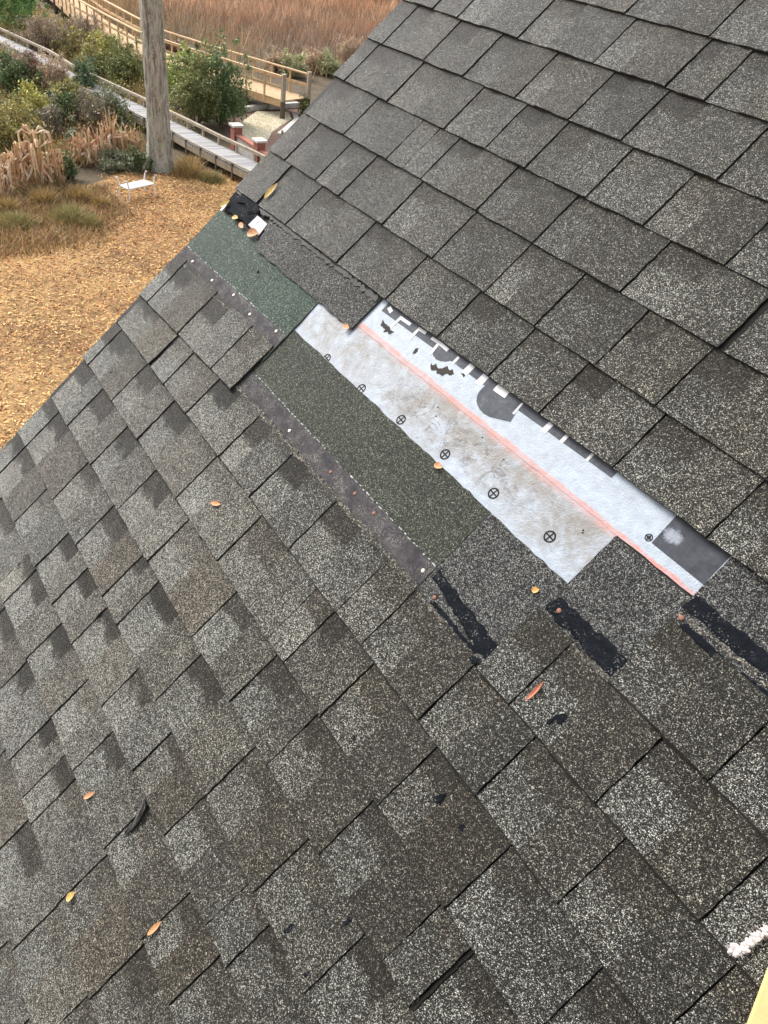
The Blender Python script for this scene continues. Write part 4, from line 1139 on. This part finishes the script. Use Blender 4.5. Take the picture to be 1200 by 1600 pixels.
for line in (NR, FR):
    for z, w, h, nm in ((ZD - .16, .05, .22, 'fascia'), (ZD + .88, .13, .05, 'top_rail'), (ZD + .46, .05, .10, 'mid_rail')):
        mb = MB()
        for i in range(len(line) - 1): mb.beam(L1(line[i], z), L1(line[i + 1], z), w, h)
        mb.build(nm, M_NEWL, fb)
    LL = length(line); n_ = int(LL / 1.0)
    for i in range(n_ + 1):
        p = along(line, LL * i / n_); s_ = .075 if i == 0 else .035; top = ZD + (.98 if i == 0 else .86)
        mb = MB(); mb.box(p.x - W1.x - s_, p.x - W1.x + s_, p.y - W1.y - s_, p.y - W1.y + s_, 0 if i % 2 == 0 else ZD - .25, top)
        mb.build('post', M_NEWL if i else M_TIMB, fb)
    for i in range(0, n_ + 1, 2):
        p = along(line, LL * i / n_); mb = MB(); mb.tube([L1(p, -.1), L1(p, ZD - .05)], [.11, .11], 8); mb.build('piling', M_PILE, fb)

# far white dock
dk = empty('white_dock', (-63.5, 46.0, 0)); tag(dk, 'far white dock with railing at the top behind the roof edge', 'dock')
mb = MB(); mb.beam((4, 1.0, 0.9), (-9, -6.5, 0.9), 1.6, .2); mb.build('deck', M_TRIM, dk)
for z in (1.45, 1.9):
    mb = MB(); mb.beam((3.6, 1.8, z), (-9.4, -5.7, z), .09, .09); mb.build('rail', M_TRIM, dk)
for i in range(8):
    mb = MB(); x_, y_ = 3.6 - 13 * i / 7, 1.8 - 7.5 * i / 7; mb.box(x_ - .06, x_ + .06, y_ - .06, y_ + .06, 0, 1.95); mb.build('post', M_TRIM, dk)

# ------------------------------------------------------------------ gravel garden
t = NT('mulch', 0.95); t.base(t.ramp(t.noise(9, 7, .8), [(0.3, (0.06, 0.035, 0.025)), (0.7, (0.22, 0.13, 0.095))])); t.bump(t.noise(20, 5), .8, .05); M_MUL = t.m
t = NT('pebbles', 0.8); t.base(t.attr()); M_PEB = t.m
flat('garden_bed', [(-22, 13.0), (-28.6, 13.35), (-31.2, 14.2), (-33.2, 16.2), (-33.4, 18.4), (-31, 20), (-22, 19)], 0.006, M_MUL)
GP = [(-28.6, 14.0), (-30.9, 14.9), (-32.6, 16.5), (-32.4, 17.9), (-31.4, 17.5), (-30.4, 16.4), (-29.6, 15.6), (-28.7, 15.0)]
def inside(p, poly):
    r = False; j = len(poly) - 1
    for i in range(len(poly)):
        xi, yi = poly[i]; xj, yj = poly[j]
        if (yi > p[1]) != (yj > p[1]) and p[0] < (xj - xi) * (p[1] - yi) / (yj - yi) + xi: r = not r
        j = i
    return r
flat('gravel_bed', GP, 0.012, M_MUL)
V8 = np.array([(1, 0, 0), (-1, 0, 0), (0, 1, 0), (0, -1, 0), (0, 0, 1)]); T8 = np.array([(0, 2, 4), (2, 1, 4), (1, 3, 4), (3, 0, 4)])
tri = []; col = []
cnt = 0
while cnt < 4200:
    p = (random.uniform(-32.7, -28.5), random.uniform(13.9, 18))
    if not inside(p, GP): continue
    cnt += 1; s_ = np.array([random.uniform(.03, .075), random.uniform(.03, .075), random.uniform(.03, .05)]); a = random.uniform(0, 3.14); ca, sa = math.cos(a), math.sin(a)
    q = V8 * s_; q = np.stack([q[:, 0] * ca - q[:, 1] * sa + p[0], q[:, 0] * sa + q[:, 1] * ca + p[1], q[:, 2] + 0.012], 1)
    k_ = random.uniform(.75, 1.15); cc = np.array(random.choice(((.74, .64, .44), (.80, .73, .54), (.62, .53, .36), (.82, .78, .64)))) * k_
    for f in T8: tri.append(q[f]); col.append(cc)
tag(mesh_np('gravel', np.array(tri), None, np.array(col), M_PEB), 'cream coloured gravel in the garden bed', 'gravel', kind='stuff')
t = NT('red_brick', 0.9); t.base(t.ramp(t.noise(14, 5, .7), [(0.3, (0.26, 0.09, 0.06)), (0.7, (0.42, 0.17, 0.12))])); M_BRICK = t.m
t = NT('grey_stucco', 0.9); t.base(t.ramp(t.noise(7, 6, .75), [(0.3, (0.38, 0.36, 0.34)), (0.7, (0.58, 0.56, 0.52))])); M_STUC = t.m
t = NT('cap_stone', 0.85); t.base(t.ramp(t.noise(9, 5), [(0.3, (0.50, 0.47, 0.41)), (0.7, (0.64, 0.61, 0.55))])); M_CAP = t.m
wl = empty('garden_wall', (-26.5, 13.25, 0)); tag(wl, 'low red brick garden wall with capped pillars beside the boardwalk', 'wall')
for x in (-1.30, 0.55, 2.4):
    mb = MB()
    for c_ in range(11):
        z = c_ * 0.072
        for sx in range(2):
            for sy in range(2):
                ox = x + (sx - .5) * .16 + (0.01 if c_ % 2 else -0.01); oy = (sy - .5) * .16
                mb.box(ox - .077, ox + .077, oy - .077, oy + .077, z, z + .064)
    mb.box(x - .145, x + .145, -.145, .145, 0, 11 * .072)
    pl = mb.build('pillar', M_BRICK, wl)
    mb = MB(); mb.box(x - .21, x + .21, -.21, .21, .794, .86); mb.build('pillar_cap', M_CAP, pl)
for xa, xb in ((-1.13, 0.38), (0.72, 2.23)):
    mb = MB(); mb.box(xa, xb, -.07, .07, 0, .50); pn = mb.build('wall_panel', M_STUC, wl)
    mb = MB(); n_ = 7
    for i in range(n_):
        l_ = (xb - xa) / n_; mb.box(xa + i * l_ + .004, xa + (i + 1) * l_ - .004, -.11, .11, .503, .575 + (0.004 if i % 2 else 0))
    mb.build('coping', M_BRICK, pn)
mb = MB(); mb.tube([(0, 0, -.1), (0, 0, .72), (0, 0, .76)], [.055, .055, .03], 10)
o = mb.build('wooden_stake', M_TIMB); o.location = (-30.4, 14.40, 0); tag(o, 'short round wooden stake at the corner of the gravel bed', 'stake')
mb = MB(); mb.tube([(0, 0, -.1), (0, 0, .40), (0, 0, .43)], [.05, .05, .03], 10)
o = mb.build('wooden_stake', M_TIMB); o.location = (-28.45, 15.5, 0); tag(o, 'wooden stake between the gravel and the roof edge', 'stake')
for (a, b, lab) in (((-32.6, 15.75), (-33.2, 17.3), 'grey landscape timber edging the back of the gravel bed'), ((-33.0, 17.2), (-33.3, 18.9), 'grey timber step at the foot of the raised boardwalk')):
    mb = MB(); d = Vector(b) - Vector(a); mb.beam((0, 0, .09), (d.x, d.y, .09), .22, .17)
    mb.beam((0, 0, .185), (d.x, d.y, .185), .19, .02)
    o = mb.build('landscape_timber', M_STUC); o.location = (a[0], a[1], 0); tag(o, lab, 'timber')
mb = MB(); pts = [(-32.0, 18.0), (-31.1, 17.6), (-30.4, 16.95), (-29.7, 16.3), (-29.2, 15.8)]
for i in range(4): mb.beam((pts[i][0] + 30, pts[i][1] - 17, .05), (pts[i + 1][0] + 30, pts[i + 1][1] - 17, .05), .22, .10)
o = mb.build('concrete_edging', M_CAP); o.location = (-30, 17, 0); tag(o, 'pale curved concrete edging between gravel and mulch', 'edging')

# ------------------------------------------------------------------ white bench
t = NT('white_enamel', 0.4); t.base(t.ramp(t.noise(20, 4), [(0.3, 0.70), (0.7, 0.82)])); M_WH = t.m
bn = empty('bench', (-23.75, 8.05, 0), (0, 0, math.atan2(0.80, -0.30)))
tag(bn, 'small white metal garden bench standing on the brown lawn', 'bench')
hl, hw = 0.47, 0.21
mb = MB()
for i in range(9):
    y_ = -hw + 0.02 + i * (2 * hw - 0.04) / 8; mb.box(-hl, hl, y_ - .011, y_ + .011, .36, .372)
mb.build('seat', M_WH, bn)
mb = MB()
for y_ in (-hw, hw): mb.tube([(-hl, y_, .35), (hl, y_, .35)], [.017, .017], 8)
for x_ in (-hl, hl): mb.tube([(x_, -hw, .351), (x_, hw, .351)], [.017, .017], 8)
mb.build('seat_frame', M_WH, bn)
for x_ in (-hl, hl):
    for y_ in (-hw, hw):
        mb = MB(); mb.tube([(x_ * 1.05, y_ * 1.08, 0), (x_, y_, .36)], [.017, .019], 8); mb.build('leg', M_WH, bn)
for x_ in (-hl, hl):
    sg = 1 if x_ > 0 else -1
    mb = MB(); mb.tube([(x_, -hw, .36), (x_ + sg * .04, -hw, .54), (x_ + sg * .07, -hw, .60), (x_ + sg * .12, -hw, .58)], [.02] * 4, 8)
    mb.build('arm_rest', M_WH, bn); mb = MB()
    mb.tube([(x_, hw, .36), (x_ + sg * .04, hw, .54), (x_ + sg * .07, hw, .60), (x_ + sg * .12, hw, .58)], [.02] * 4, 8)
    mb.build('arm_rest', M_WH, bn)
